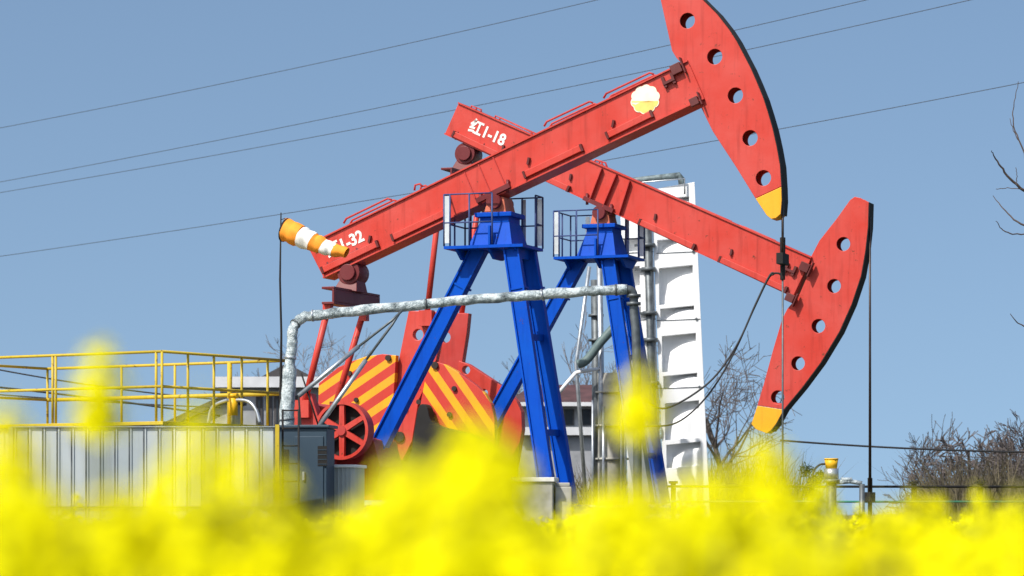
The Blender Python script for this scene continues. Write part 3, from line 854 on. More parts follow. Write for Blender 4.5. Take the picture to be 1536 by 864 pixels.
# ------------------------------------------------------------------ windsock
W = Frame(421, 57.6, 0)
wroot = W.empty('windsock', 'orange and white striped windsock on a thin dark pole above the tank corner', 'windsock')
mb = MB(); mb.tube([(0, 0, 0), (.0, 0, 3.5), W.at(422, 500), W.at(420, 420), W.at(421.5, 319)], [.035, .03, .022, .02, .012], 8); mb.build('pole', M['black'], wroot)
axis = [W.at(428, 345, -.0), W.at(447, 351, -.1), W.at(466, 359, -.18), W.at(482, 366, -.25), W.at(498, 373, -.3), W.at(520, 379, -.4)]
rad = [17.5, 17, 14.5, 12.5, 10.5, 7.5]
rad = [r / F * 57.6 for r in rad]
def sock_seg(i, f0, f1, name, mat):
    mb = MB(); PP = []; RR = []
    for k in range(7):
        f = f0 + (f1 - f0) * k / 6
        j = min(int(f), 4); u = f - j
        PP.append(axis[j].lerp(axis[j + 1], u) + Vector((0, 0, .008 * math.sin(f * 7)))); RR.append((rad[j] + (rad[j + 1] - rad[j]) * u) * (1 + .04 * math.sin(f * 9 + 1)))
    mb.tube(PP, RR, 28, caps=False)
    for q_ in range(len(mb.v)):
        k_, c_ = divmod(q_, 28); f = f0 + (f1 - f0) * k_ / 6; an = 2 * math.pi * c_ / 28
        v_ = Vector(mb.v[q_]); w_ = .035 * math.sin(3 * an + f * 1.7) + .03 * math.sin(7 * an - f * 2.9) * min(1, f) + .025 * math.sin(f * 6 + 2 * an)
        v_ = PP[k_] + (v_ - PP[k_]) * (1 + w_ * .7); v_.z -= .03 * math.sin(math.pi * f / 5)
        mb.v[q_] = tuple(v_)
    mb.build(name, mat, wroot)
sock_seg(0, 0, 1.2, 'sock_band', M['sock_orange']); sock_seg(1, 1.2, 2.2, 'sock_band', M['sock_white']); sock_seg(2, 2.2, 3.15, 'sock_band', M['sock_orange']); sock_seg(3, 3.15, 4.15, 'sock_band', M['sock_white']); sock_seg(4, 4.15, 5, 'sock_band', M['sock_orange'])
mb = MB(); ad = (axis[1] - axis[0]).normalized(); mb.ring(axis[0], ad, rad[0] + .012, rad[0] - .012, .03, 24); mb.cyl(Vector((0, 0, axis[0].z)), axis[0] - Vector((0, 0, rad[0])), .008, 6); mb.cyl(Vector((0, 0, axis[0].z + .2)), axis[0] + Vector((0, 0, rad[0])), .008, 6); mb.build('hoop', M['black'], wroot)

# ------------------------------------------------------------------ control cabinet, ladder, small shed box, concrete pit
C = Frame(458, 55.6, 8)
croot = C.empty('control_cabinet', 'slate grey electrical cabinet standing beside the tank', 'cabinet')
a = C.at(419, 650); b = C.at(490, 640)
x0, x1 = a.x, b.x; zc = C.at(458, 642).z
mb = MB(); mb.box(x0, x1, 0, .75, .15, zc); mb.build('body', M['cabinet'], croot, bevel=.015)
mb = MB(); mb.box(x0 - .05, x1 + .06, -.06, .80, zc + .002, zc + .06); mb.build('roof_cap', M['cabinet'], croot, bevel=.015)
mb = MB(); mb.box(x0 + .30, x1 - .06, -.025, -.003, .35, zc - .16); dr = mb.build('door', M['cabinet'], croot, bevel=.008)
c = C.at(484, 684)
mb = MB()
mb.box(c.x - .09, c.x + .09, -.032, -.027, c.z - .19, c.z + .19)
mb.build('vent', M['black'], dr)
mb = MB()
for k in range(4): mb.box(c.x - .085, c.x + .085, -.040, -.033, c.z - .16 + k * .09, c.z - .148 + k * .09)
mb.build('louvre', M['cabinet'], dr)
mb = MB(); c = C.at(456, 714); mb.box(c.x - .02, c.x + .02, -.07, -.028, c.z - .08, c.z + .08); mb.build('handle', M['steel'], dr)
mb = MB(); mb.box(x0 + .04, x1 - .04, .04, .70, 0, .148); mb.build('plinth', M['concrete'], croot)
mb = MB(); c = C.at(428, 690); mb.box(c.x - .07, c.x + .07, -.01, -.003, c.z - .2, c.z + .2); mb.build('vent', M['black'], croot)

Ld = Frame(436, 54.6, 15)
mb = MB()
for x in (424, 448): mb.cyl((Ld.at(x, 700).x, 0, 0), (Ld.at(x, 700).x, 0, Ld.at(436, 614).z), .02, 6)
za = Ld.at(436, 614).z
xa_, xb_ = Ld.at(424, 700).x, Ld.at(448, 700).x
for k in range(9): mb.cyl((xa_, 0, za - .02 - k * .33), (xb_, 0, za - .02 - k * .33), .016, 6)
tag(mb.build('ladder', M['black'], None, Ld.O, -Ld.th), 'thin black metal ladder in front of the slate grey cabinet', 'ladder')

Bx = Frame(514, 56.6, 10)
broot = Bx.empty('utility_box', 'low pale corrugated metal box under the red spoked wheel', 'metal box')
xa_, xb_ = Bx.at(494, 700).x, Bx.at(531, 700).x; zb = Bx.at(514, 697).z
mb = MB(); ribbed(mb, (xa_, 0, 0), (xb_, 0, 0), (0, -1, 0), 0, zb - .06, 6); ribbed(mb, (xb_, 0, 0), (xb_, .9, 0), (1, 0, 0), 0, zb - .06, 8); ribbed(mb, (xb_, .9, 0), (xa_, .9, 0), (0, 1, 0), 0, zb - .06, 6); ribbed(mb, (xa_, .9, 0), (xa_, 0, 0), (-1, 0, 0), 0, zb - .06, 8)
mb.build('body', M['tank'], broot)
mb = MB(); mb.box(xa_ - .04, xb_ + .04, -.05, .95, zb - .058, zb); mb.build('lid', M['white'], broot, bevel=.01)

for (xa, xb, py, lab) in ((688, 764, 717, 'left white topped concrete block in front of the blue legs'), (767, 832, 716, 'right white topped concrete block at the foot of the nearer blue leg')):
    B_ = Frame((xa + xb) / 2, 57.3, 6)
    r_ = B_.empty('concrete_block', lab, 'concrete block', 'concrete blocks before the blue legs')
    u0, u1 = B_.at(xa, py).x, B_.at(xb, py).x; zz = B_.at((xa + xb) / 2, py).z
    mb = MB(); mb.box(u0 + .04, u1 - .04, .02, .9, 0, zz - .09); mb.build('body', M['concrete'], r_, bevel=.02)
    mb = MB(); mb.box(u0, u1, -.03, .95, zz - .088, zz); mb.build('capping', M['concrete_white'], r_, bevel=.015)
ST = Frame(845, 57.6, 0)
mb = MB(); c = ST.at(845, 724); mb.box(-.16, .16, -.1, .25, 0, c.z - .08); mb.box(-.13, .13, -.07, .22, c.z - .078, c.z); tag(mb.build('concrete_pier', M['concrete'], None, ST.O, 0, .02), 'small grey concrete pier under the far front blue leg', 'concrete pier')

# ------------------------------------------------------------------ houses behind
def house(px0, px1, Y, th, rows, label, name='house'):
    fr = Frame((px0 + px1) / 2, Y, th)
    r_ = fr.empty(name, label, 'house')
    return fr, r_
H1, h1 = house(330, 480, 96, 0, None, 'grey village house with white eaves band and dark gable behind the yellow railing')
u0, u1 = H1.at(330, 600).x, H1.at(500, 600).x
zt_, zf0 = H1.at(400, 566).z, H1.at(400, 582).z
mb = MB(); mb.box(u0, u1, 0, 6, 0, zf0); mb.build('wall', M['plaster'], h1)
mb = MB(); mb.box(u0 - .15, u1 + .1, -.5, 6.3, zf0 + .003, zt_); mb.build('eaves', M['eaves'], h1)
a = H1.at(391, 565).x; b = H1.at(470, 565).x; zp = H1.at(432, 545).z
mb = MB(); mid = (a + b) / 2
mb.add([(a, -.1, zt_ + .003), (b, -.1, zt_ + .003), (mid, -.1, zp), (a, 5.5, zt_ + .003), (b, 5.5, zt_ + .003), (mid, 5.5, zp)], [(0, 1, 2), (5, 4, 3), (1, 4, 5, 2), (3, 0, 2, 5), (0, 3, 4, 1)]); mb.build('roof', M['roof_dark'], h1)
for (p, q_) in ((384, 394), (399, 408), (411, 421), (350, 362), (440, 455), (462, 474)):
    w0, w1 = H1.at(p, 600).x, H1.at(q_, 600).x
    mb = MB(); mb.box(w0, w1, -.05, -.004, .8, zf0 - .25); wf = mb.build('window', M['roof_dark'], h1)
    mb = MB(); mb.box(w0 + .08, w1 - .08, -.058, -.052, .95, zf0 - .4); mb.build('pane', M['glass'], wf)
H3, h3 = house(240, 345, 88, 0, None, 'small shed with a sloping dark roof behind the tank top', 'shed')
mb = MB()
pA, pB, pC = H3.at(245, 634), H3.at(335, 592), H3.at(352, 590)
mb.add([(pA.x, 0, pA.z), (pB.x, 0, pB.z), (pC.x, 0, pC.z), (pA.x, 4, pA.z), (pB.x, 4, pB.z), (pC.x, 4, pC.z),
        (pA.x, 0, pA.z - .22), (pB.x, 0, pB.z - .22), (pC.x, 0, pC.z - .22), (pA.x, 4, pA.z - .22), (pB.x, 4, pB.z - .22), (pC.x, 4, pC.z - .22)],
       [(0, 1, 4, 3), (1, 2, 5, 4), (6, 7, 1, 0), (7, 8, 2, 1), (3, 4, 10, 9), (4, 5, 11, 10), (8, 11, 5, 2), (9, 6, 0, 3), (9, 10, 7, 6), (10, 11, 8, 7)])
mb.build('roof', M['roof_dark'], h3)
mb = MB(); mb.add([(pA.x + .3, .2, 0), (pC.x - .1, .2, 0), (pC.x - .1, .2, pC.z - .25), (pB.x, .2, pB.z - .25), (pA.x + .3, .2, pA.z - .1),
                   (pA.x + .3, 3.8, 0), (pC.x - .1, 3.8, 0), (pC.x - .1, 3.8, pC.z - .25), (pB.x, 3.8, pB.z - .25), (pA.x + .3, 3.8, pA.z - .1)],
                  [(0, 1, 2, 3, 4), (9, 8, 7, 6, 5), (1, 6, 7, 2), (5, 0, 4, 9), (0, 5, 6, 1)]); mb.build('wall', M['concrete'], h3)

H2, h2 = house(785, 900, 98, 0, None, 'low house with maroon roof and white bands seen between the blue legs')
u0, u1 = H2.at(780, 600).x, H2.at(935, 600).x
z = lambda y: H2.at(840, y).z
mb = MB(); mb.box(u0, u1, 0, 6, 0, z(607)); mb.build('wall', M['plaster'], h2)
mb = MB(); mb.hexa([(u0 - .4, -.6, z(604)), (u1 + .4, -.6, z(604)), (u1 + .4, 6.6, z(604)), (u0 - .4, 6.6, z(604)), (u0 + .4, 2.6, z(572)), (u1 - .4, 2.6, z(572)), (u1 - .4, 3.4, z(572)), (u0 + .4, 3.4, z(572))]); mb.build('roof', M['roof_maroon'], h2)
mb = MB(); mb.box(u0 - .4, u1 + .4, -.62, 6.6, z(610), z(604) - .004); mb.build('fascia', M['eaves'], h2)
mb = MB(); mb.box(u0 - .1, u1 + .1, -.35, -.003, z(653), z(641)); mb.build('balcony_band', M['eaves'], h2)
for p in (800, 822, 846, 872, 898):
    w0, w1 = H2.at(p, 620).x, H2.at(p + 15, 620).x
    mb = MB(); mb.box(w0, w1, -.05, -.004, z(638), z(614)); wf = mb.build('window', M['roof_dark'], h2)
    mb = MB(); mb.box(w0 + .05, w1 - .05, -.056, -.052, z(637), z(615)); mb.build('pane', M['glass'], wf)

# ------------------------------------------------------------------ trees
def branch(mb, tmb, p, d, length, r, level, maxl, spread, rs, up_bias, minr):
    n = 4 if level < 2 else 3
    pts = [p.copy()]; rad_ = [r]; cur = p.copy(); dd = d.copy()
    for i in range(n):
        dd = (dd + Vector((rs.uniform(-1, 1), rs.uniform(-1, 1), rs.uniform(-.6, 1))) * .16 + Vector((0, 0, up_bias))).normalized()
        cur = cur + dd * length / n
        pts.append(cur.copy()); rad_.append(max(r * (1 - .55 * (i + 1) / n), minr))
    (tmb if level == 0 else mb).tube(pts, rad_, 7 if level == 0 else (5 if level == 1 else 3), caps=False)
    if level >= maxl: return
    k = rs.randint(3, 5) if level else rs.randint(6, 9)
    for j in range(k):
        f = rs.uniform(.35, 1.0) if level else rs.uniform(.3, 1.0)
        i = min(int(f * n), n - 1); u = f * n - i
        q_ = pts[i].lerp(pts[i + 1], u); rr_ = rad_[i] + (rad_[i + 1] - rad_[i]) * u
        tg = (pts[i + 1] - pts[i]).normalized()
        az = rs.uniform(0, 2 * math.pi); o = tg.orthogonal().normalized(); o.rotate(Quaternion(tg, az))
        sp = spread * rs.uniform(.6, 1.25)
        nd = (tg * math.cos(sp) + o * math.sin(sp)).normalized()
        branch(mb, tmb, q_, nd, length * rs.uniform(.48, .72) * (1 if level else .85), max(rr_ * .62, minr), level + 1, maxl, spread, rs, up_bias, minr)

def bare_tree(px, Y, top, seed, label, r=.13, maxl=4, spread=.75, mat='bark', twig='twig', minr=.010, up=.05, group=None, trunk_f=.42, lean=0):
    fr = Frame(px, Y, 0); rs = random.Random(seed)
    root = fr.empty('bare_tree', label, 'tree', group)
    H = fr.at(px, top).z
    mb, tm = MB(), MB()
    branch(mb, tm, Vector((0, 0, -.05)), Vector((lean, 0, 1)).normalized(), H * .62, r, 0, maxl, spread, rs, up, minr)
    zmax = max(v[2] for v in mb.v)
    s = H / zmax
    for m_ in (mb, tm): m_.v = [(v[0] * s, v[1] * s, v[2] * s) for v in m_.v]
    tm.build('trunk', M[mat], root); mb.build('crown', M[twig], root)
    return root

bare_tree(1092, 98, 497, 3, 'large bare spreading tree right of the white tower', .14, 4, 1.0, 'bark', 'twig_pale', up=.02)
bare_tree(1372, 105, 618, 11, 'slim upright bare sapling in front of the right hand scrub', .06, 3, .6, 'bark_pale', 'bark', .012)
for i, (px, Y, tp, sd, lab) in enumerate([(1425, 112, 655, 21, 'leftmost dense brown bare bush tree at the right edge'), (1470, 110, 648, 22, 'brown bare bush tree between two taller ones at the right edge'), (1515, 106, 612, 23, 'tallest brown twiggy tree against the right edge'), (1558, 108, 620, 24, 'brown bare tree cut by the right edge behind the fence')]):
    bare_tree(px, Y, tp, sd, lab, .11, 4, .85, 'bark', 'twig', .013, group='bare bush trees at the right edge')
for i, (px, Y, tp, sd, lab) in enumerate([(1402, 101, 668, 41, 'low twiggy bush just right of the slim sapling'), (1448, 102, 640, 42, 'brown twiggy bush crossing the dark low cable near the right edge'), (1495, 100, 636, 43, 'brown twiggy bush just inside the right edge'), (1530, 99, 650, 44, 'front brown bush touching the right edge')]):
    bare_tree(px, Y, tp, sd, lab, .08, 4, 1.0, 'bark', 'twig_pale', .014, group='bare bush trees at the right edge', up=.0)  # lighter twigs stand in for haze over these bushes
for i, (px, Y, tp, sd, lab) in enumerate([(452, 130, 500, 31, 'pale distant bare tree left of the near pitman arms'), (505, 138, 492, 32, 'pale distant bare tree between the red pitman arms'), (735, 135, 530, 33, 'pale distant bare tree framed by the spread blue legs'), (856, 112, 455, 34, 'grey bare tree behind the thin bent stay pole'), (700, 140, 560, 35, 'low pale bare tree behind the red counterweight')]):
    bare_tree(px, Y, tp, sd, lab, .13, 4, .7, 'bark_pale', 'bark_pale', .014, group='pale bare trees on the skyline')
# near tree whose twigs reach in from the right
NT = Frame(1690, 62, 0)
ntr = NT.empty('bare_tree', 'near bare tree whose thin twigs reach in from the right edge', 'tree')
rs_ = random.Random(4)
def limb(mb, pts, r0, r1, depth=(0, 0)):
    n_ = len(pts); P_ = open_curve([NT.at(p[0], p[1], depth[0] + (depth[1] - depth[0]) * k / (n_ - 1)) for k, p in enumerate(pts)], 5)
    P_ = [p + Vector((rs_.uniform(-.012, .012), rs_.uniform(-.02, .02), rs_.uniform(-.012, .012))) for p in P_]
    mb.tube(P_, [r0 + (r1 - r0) * k / (len(P_) - 1) for k in range(len(P_))], 6, caps=False)
tm = MB(); limb(tm, [(1690, 858), (1694, 600), (1688, 420), (1700, 250), (1692, 60), (1698, -60)], .20, .06); tm.build('trunk', M['bark'], ntr)
cm_ = MB()
for pts, r0, dp in [([(1690, 430), (1620, 350), (1560, 302), (1525, 277), (1504, 254), (1492, 236), (1487, 225)], .05, (0, -.6)),
                    ([(1560, 302), (1545, 262), (1534, 222), (1521, 190), (1520, 160), (1528, 122)], .022, (-.3, .2)),
                    ([(1534, 222), (1522, 200), (1514, 178)], .012, (0, .2)), ([(1525, 277), (1525, 265), (1524, 252)], .010, (-.5, -.5)),
                    ([(1536, 284), (1512, 282), (1493, 284)], .010, (-.4, -.3)),
                    ([(1690, 470), (1610, 390), (1560, 352), (1526, 333), (1504, 312), (1490, 294)], .04, (0, .8)),
                    ([(1585, 370), (1545, 353), (1515, 350), (1502, 343), (1494, 331)], .02, (.5, .2)),
                    ([(1690, 570), (1610, 520), (1560, 498), (1532, 488), (1515, 471)], .035, (0, -.4)),
                    ([(1696, 330), (1620, 210), (1570, 130), (1548, 60)], .05, (0, 1.2)), ([(1690, 280), (1760, 160), (1790, 40)], .05, (0, -1)),
                    ([(1690, 480), (1780, 360), (1840, 250)], .05, (0, 1)), ([(1570, 130), (1552, 170), (1543, 150)], .012, (.9, .6))]:
    limb(cm_, pts, r0, .007, dp)
cm_.build('crown', M['twig'], ntr)

def leaf_bush(px, Y, top, w_px, seed, label, mat, n=1500, name='shrub', size=.09):
    fr = Frame(px, Y, 0); rs = random.Random(seed)
    root = fr.empty(name, label, 'shrub')
    H = fr.at(px, top).z; W_ = w_px / F * Y / 2
    mb = MB(); st = MB()
    cl = [(rs.uniform(-.7, .7) * W_, rs.uniform(-.5, .5) * W_, H * rs.uniform(.35, .85), W_ * rs.uniform(.25, .45)) for _ in range(9)]
    for c in cl: st.tube([(0, 0, 0), (c[0] * .5, c[1] * .5, c[2] * .5), c[:3]], [.04, .025, .01], 4)
    for i in range(n):
        c = cl[i % len(cl)]
        d = Vector((rs.gauss(0, 1), rs.gauss(0, 1), rs.gauss(0, 1))).normalized() * c[3] * rs.uniform(.3, 1.05)
        p = Vector(c[:3]) + d
        if p.z > H or p.z < 0: continue
        a = Vector((rs.gauss(0, 1), rs.gauss(0, 1), rs.gauss(0, 1) + .4)).normalized(); b = a.orthogonal().normalized()
        s_ = size * rs.uniform(.6, 1.3)
        mb.add([p, p + a * s_ * .5 + b * s_ * .25, p + a * s_, p + a * s_ * .5 - b * s_ * .25], [(0, 1, 2, 3)])
    st.build('stem', M['bark'], root); mb.build('foliage', mat, root)
leaf_bush(1218, 80, 682, 46, 5, 'dark green conical shrub behind the yellow capped wellhead', M['leaf'])
leaf_bush(36, 90, 597, 40, 6, 'dark green bush glimpsed between railing posts at the left edge', M['leaf'])

# dry scrub and brush along the far field edge: one uncountable mass
def scrub():
    rs = np.random.default_rng(5)
    N = 52000
    Y = rs.uniform(84, 125, N); px = rs.uniform(-300, 1850, N)
    X = (px - 768) / F * Y
    hmax = 1.25 + .55 * np.sin(X * .35) + .45 * np.sin(X * .9 + 1.3) + .3 * np.sin(X * 2.3 + .4) + np.where((px > 1040) & (px < 1200), 1.5, 0) + np.clip((px - 1330) / 90, 0, 1) * 2.0 + np.where((px > 830) & (px < 930), 1.4, 0)
    hmax = np.clip(hmax, .5, 4.2)
    h = hmax * rs.uniform(.35, 1.0, N)
    lean = rs.normal(0, .28, (N, 2)) * h[:, None]
    w = rs.uniform(.015, .04, N)
    ang = rs.uniform(0, math.pi, N)
    ux, uy = np.cos(ang) * w, np.sin(ang) * w
    z0 = np.zeros(N)
    a = np.stack([X - ux, Y - uy, z0], 1); b = np.stack([X + ux, Y + uy, z0], 1)
    mx = X + lean[:, 0] * .4; my = Y + lean[:, 1] * .4
    c = np.stack([mx + ux * .8, my + uy * .8, h * .55], 1); d = np.stack([mx - ux * .8, my - uy * .8, h * .55], 1)
    t = np.stack([X + lean[:, 0], Y + lean[:, 1], h], 1)
    V = np.stack([a, b, c, d, t], 1).reshape(-1, 3)
    i = np.arange(N) * 5
    quads = np.stack([i, i + 1, i + 2, i + 3], 1); tris = np.stack([i + 3, i + 2, i + 4], 1)
    o = np_mesh('dry_scrub', V, quads, tris, [M['scrub']]); o['kind'] = 'stuff'

def np_mesh(name, V, quads, tris, mats, qm=None, tm=None):
    me = bpy.data.meshes.new(name)
    nq, ntr = len(quads), len(tris)
    me.vertices.add(len(V)); me.vertices.foreach_set('co', V.astype(np.float32).ravel())
    me.loops.add(nq * 4 + ntr * 3)
    me.loops.foreach_set('vertex_index', np.concatenate([quads.ravel(), tris.ravel()]).astype(np.int32))
    me.polygons.add(nq + ntr)
    ls = np.concatenate([np.arange(nq) * 4, nq * 4 + np.arange(ntr) * 3]).astype(np.int32)
    me.polygons.foreach_set('loop_start', ls)
    for m in mats: me.materials.append(m)
    if qm is not None: me.polygons.foreach_set('material_index', np.concatenate([qm, tm]).astype(np.int32))
    me.update(calc_edges=True); me.validate()
    o = bpy.data.objects.new(name, me); COL.objects.link(o)
    return o
scrub()

# ------------------------------------------------------------------ fence and wellhead on the right
Fc = Frame(1300, 66, -6)
froot = Fc.empty('fence', 'low pipe fence with dark top rail and green lower rail at right', 'fence')
for x in (1010, 1120, 1217, 1371, 1470, 1590):
    t_ = Fc.at(x, 726); mb = MB(); mb.box(t_.x - .05, t_.x + .05, -.05, .05, 0, 1.86); mb.box(t_.x - .09, t_.x + .09, -.09, .09, 1.862, 1.92); mb.build('post', M['black'], froot)
a, b = Fc.at(1000, 727).x, Fc.at(1640, 727).x
mb = MB(); mb.tube([(a, -.08, 1.80), (b, -.08, 1.80)], .028, 8); mb.build('rail', M['black'], froot)
mb = MB(); mb.tube([(a, -.08, 1.46), (b, -.08, 1.46)], .024, 8); mb.build('rail', M['green_rail'], froot)
mb = MB(); mb.tube([(a, -.08, .8), (b, -.08, .8)], .024, 8); mb.build('rail', M['green_rail'], froot)

N_ = Frame(1247, 62.5, 0)
nroot = N_.empty('wellhead', 'grey wellhead post with yellow cap and looping black cable', 'wellhead')
def zc_(y): return N_.at(1247, y).z
mb = MB(); mb.cyl((0, 0, 0), (0, 0, zc_(720)), .11, 16); mb.cyl((0, 0, zc_(724)), (0, 0, zc_(719)), .17, 16); mb.build('post', M['dark_steel'], nroot)
mb = MB(); mb.cyl((0, 0, zc_(718.5)), (0, 0, zc_(703)), .155, 18); mb.build('housing', M['steel'], nroot)
mb = MB(); mb.cyl((0, 0, zc_(702.8)), (0, 0, zc_(690)), .12, 18, r2=.145); mb.cyl((0, 0, zc_(689.8)), (0, 0, zc_(687.5)), .15, 18); mb.build('cap', M['cap_yellow'], nroot)
mb = MB(); mb.tube(open_curve([N_.at(1238, 696, -.1), N_.at(1230, 697, -.1), N_.at(1222, 704, -.1), N_.at(1218, 716, -.1), N_.at(1217, 728, -.1)], 6), .022, 8); mb.build('cable', M['rubber'], nroot)
mb = MB(); mb.tube([N_.at(1250, 724, 0), N_.at(1275, 722, 0), N_.at(1293, 725, 0)], .05, 10); mb.cyl(N_.at(1262, 720, 0), N_.at(1278, 720, 0), .055, 10); mb.build('outlet_pipe', M['foil'], nroot)
mb = MB(); c = N_.at(1293, 726); mb.cyl((c.x, 0, 0), (c.x, 0, c.z), .06, 10); mb.build('support', M['dark_steel'], nroot)

# ------------------------------------------------------------------ wires
def wire(name, pts, Ya, Yb, r, label, cat, sag=0, extra=(-200, 1750), group=None):
    """straight photo-line through the points, real depth from Ya (left) to Yb (right)."""
    x = [p[0] for p in pts]; y = [p[1] for p in pts]
    cf = np.polyfit(x, y, 2 if len(pts) > 2 else 1)
    P = []
    for px in np.linspace(extra[0], extra[1], 40):
        f = (px + 200) / 1950; Y = 1 / ((1 - f) / Ya + f / Yb)
        P.append(wpt(px, float(np.polyval(cf, px)), Y))
    o0 = P[0].copy()
    mb = MB(); mb.tube([p - o0 for p in P], r, 5)
    return tag(mb.build(name, M['wire'] if name == 'power_line' else M['rubber'], None, o0), label, cat, group)
GW = 'power lines crossing the sky'
wire('power_line', [(0, 192), (421, 107), (640, 59), (895, 0)], 120, 84, .0115, 'topmost thin power line crossing the upper left sky', 'power line', group=GW)
wire('power_line', [(0, 273), (640, 147), (1000, 68), (1300, 0)], 120, 84, .0115, 'upper of two close power lines passing behind the nearer horse head', 'power line', group=GW)
wire('power_line', [(0, 289), (640, 173), (1120, 75), (1455, 0)], 120, 84, .0115, 'lower of two close power lines passing behind the nearer horse head', 'power line', group=GW)
wire('power_line', [(0, 384), (421, 321), (640, 289), (930, 236), (1180, 189), (1536, 125)], 120, 84, .0115, 'lowest power line passing behind both red beams', 'power line', group=GW)
wire('cable', [(1190, 662), (1305, 670), (1400, 674), (1536, 678)], 76, 76, .026, 'dark horizontal cable low in the sky behind the polished rods', 'cable', extra=(1170, 1800))
wire('cable', [(-50, 545), (80, 569), (250, 592)], 84, 84, .022, 'upper thin cable seen through the railing at far left', 'cable', extra=(-150, 330), group='cables behind the railing')
wire('cable', [(-50, 576), (80, 590), (250, 612)], 85, 85, .03, 'middle thick cable seen through the railing at far left', 'cable', extra=(-150, 330), group='cables behind the railing')
wire('cable', [(-50, 588), (80, 598), (250, 608)], 86, 86, .022, 'lowest cable seen through the railing at far left', 'cable', extra=(-150, 330), group='cables behind the railing')

Cb = Frame(1170, 58.2, 0)
mb = MB()
p = [Cb.at(1176, 420), Cb.at(1171, 412), Cb.at(1160, 410), Cb.at(1150, 416), Cb.at(1128, 465), Cb.at(1104, 520), Cb.at(1075, 570), Cb.at(1040, 600), Cb.at(998, 608, 0), Cb.at(960, 560), ]
mb.tube(open_curve([Cb.at(1174, 418), Cb.at(1170, 411), Cb.at(1162, 410), Cb.at(1154, 414), Cb.at(1134, 455), Cb.at(1104, 520), Cb.at(1062, 575), Cb.at(1000, 612), Cb.at(965, 600)], 7), .022, 6)
tag(mb.build('hanging_cable', M['rubber'], None, Cb.O), 'black cable hanging from the carrier bar with shallow sag towards the tower', 'cable', 'black cables from the carrier bar')
mb = MB(); mb.tube(open_curve([Cb.at(1161, 411, .1), Cb.at(1152, 419, .1), Cb.at(1130, 465, .1), Cb.at(1098, 535, .1), Cb.at(1060, 595, .1), Cb.at(1015, 634, .1), Cb.at(965, 640, .1)], 7), .020, 6)
tag(mb.build('hanging_cable', M['rubber'], None, Cb.O), 'black cable hanging from the carrier bar with the deeper sag', 'cable', 'black cables from the carrier bar')

# ------------------------------------------------------------------ rapeseed
def raceme(n_fl, size, seed, buds=True):
    """one flower head: rings of four-petalled flowers round a short axis; returns verts, quads, mats. Top at z=0."""
    rs = random.Random(seed); V = []; Q_ = []; Mi = []
    def quad(a, b, c, d, m):
        k = len(V); V.extend([a, b, c, d]); Q_.append((k, k + 1, k + 2, k + 3)); Mi.append(m)
    for i in range(n_fl):
        f = (i + .5) / n_fl
        z = -.012 - .085 * f + rs.uniform(-.006, .006)
        rad_ = (.012 + .030 * math.sqrt(f)) * rs.uniform(.8, 1.15)
        az = i * 2.39996 + rs.uniform(-.3, .3)
        out = Vector((math.cos(az), math.sin(az), 0))
        c = out * rad_ * rs.choice((1, 1, .55)) + Vector((0, 0, z))
        nrm = (out * (.5 + .7 * f) + Vector((0, 0, 1 - .5 * f)) + Vector((rs.uniform(-.3, .3), rs.uniform(-.3, .3), 0))).normalized()
        u = nrm.orthogonal().normalized(); u.rotate(Quaternion(nrm, rs.uniform(0, 6.28))); w = nrm.cross(u)
        s_ = size * rs.uniform(.85, 1.15)
        for k in range(4):
            a = k * math.pi / 2 + (.25 if k % 2 else -.25)
            d = u * math.cos(a) + w * math.sin(a); sd = nrm.cross(d)
            quad(c, c + d * s_ * .62 - sd * s_ * .46 + nrm * s_ * .10, c + d * s_ + nrm * s_ * .05, c + d * s_ * .62 + sd * s_ * .46 + nrm * s_ * .10, 0)
    if buds:
        for i in range(9):
            az = rs.uniform(0, 6.28); r_ = rs.uniform(0, .013)
            c = Vector((r_ * math.cos(az), r_ * math.sin(az), rs.uniform(-.012, .004)))
            d = Vector((rs.uniform(-.4, .4), rs.uniform(-.4, .4), 1)).normalized() * .009; o = d.orthogonal().normalized() * .0035
            quad(c, c + d * .5 + o, c + d, c + d * .5 - o, 2)
    return np.array([tuple(v) for v in V]), np.array(Q_), np.array(Mi)

def stemquads(top, bottom, r):
    a = np.array(top); b = np.array(bottom); V = []; Q_ = []
    for k in range(3):
        a0 = 2 * math.pi * k / 3; a1 = 2 * math.pi * (k + 1) / 3
        i = len(V)
        V += [b + [r * math.cos(a0), r * math.sin(a0), 0], b + [r * math.cos(a1), r * math.sin(a1), 0], a + [r * .7 * math.cos(a1), r * .7 * math.sin(a1), 0], a + [r * .7 * math.cos(a0), r * .7 * math.sin(a0), 0]]
        Q_.append((i, i + 1, i + 2, i + 3))
    return np.array(V), np.array(Q_)

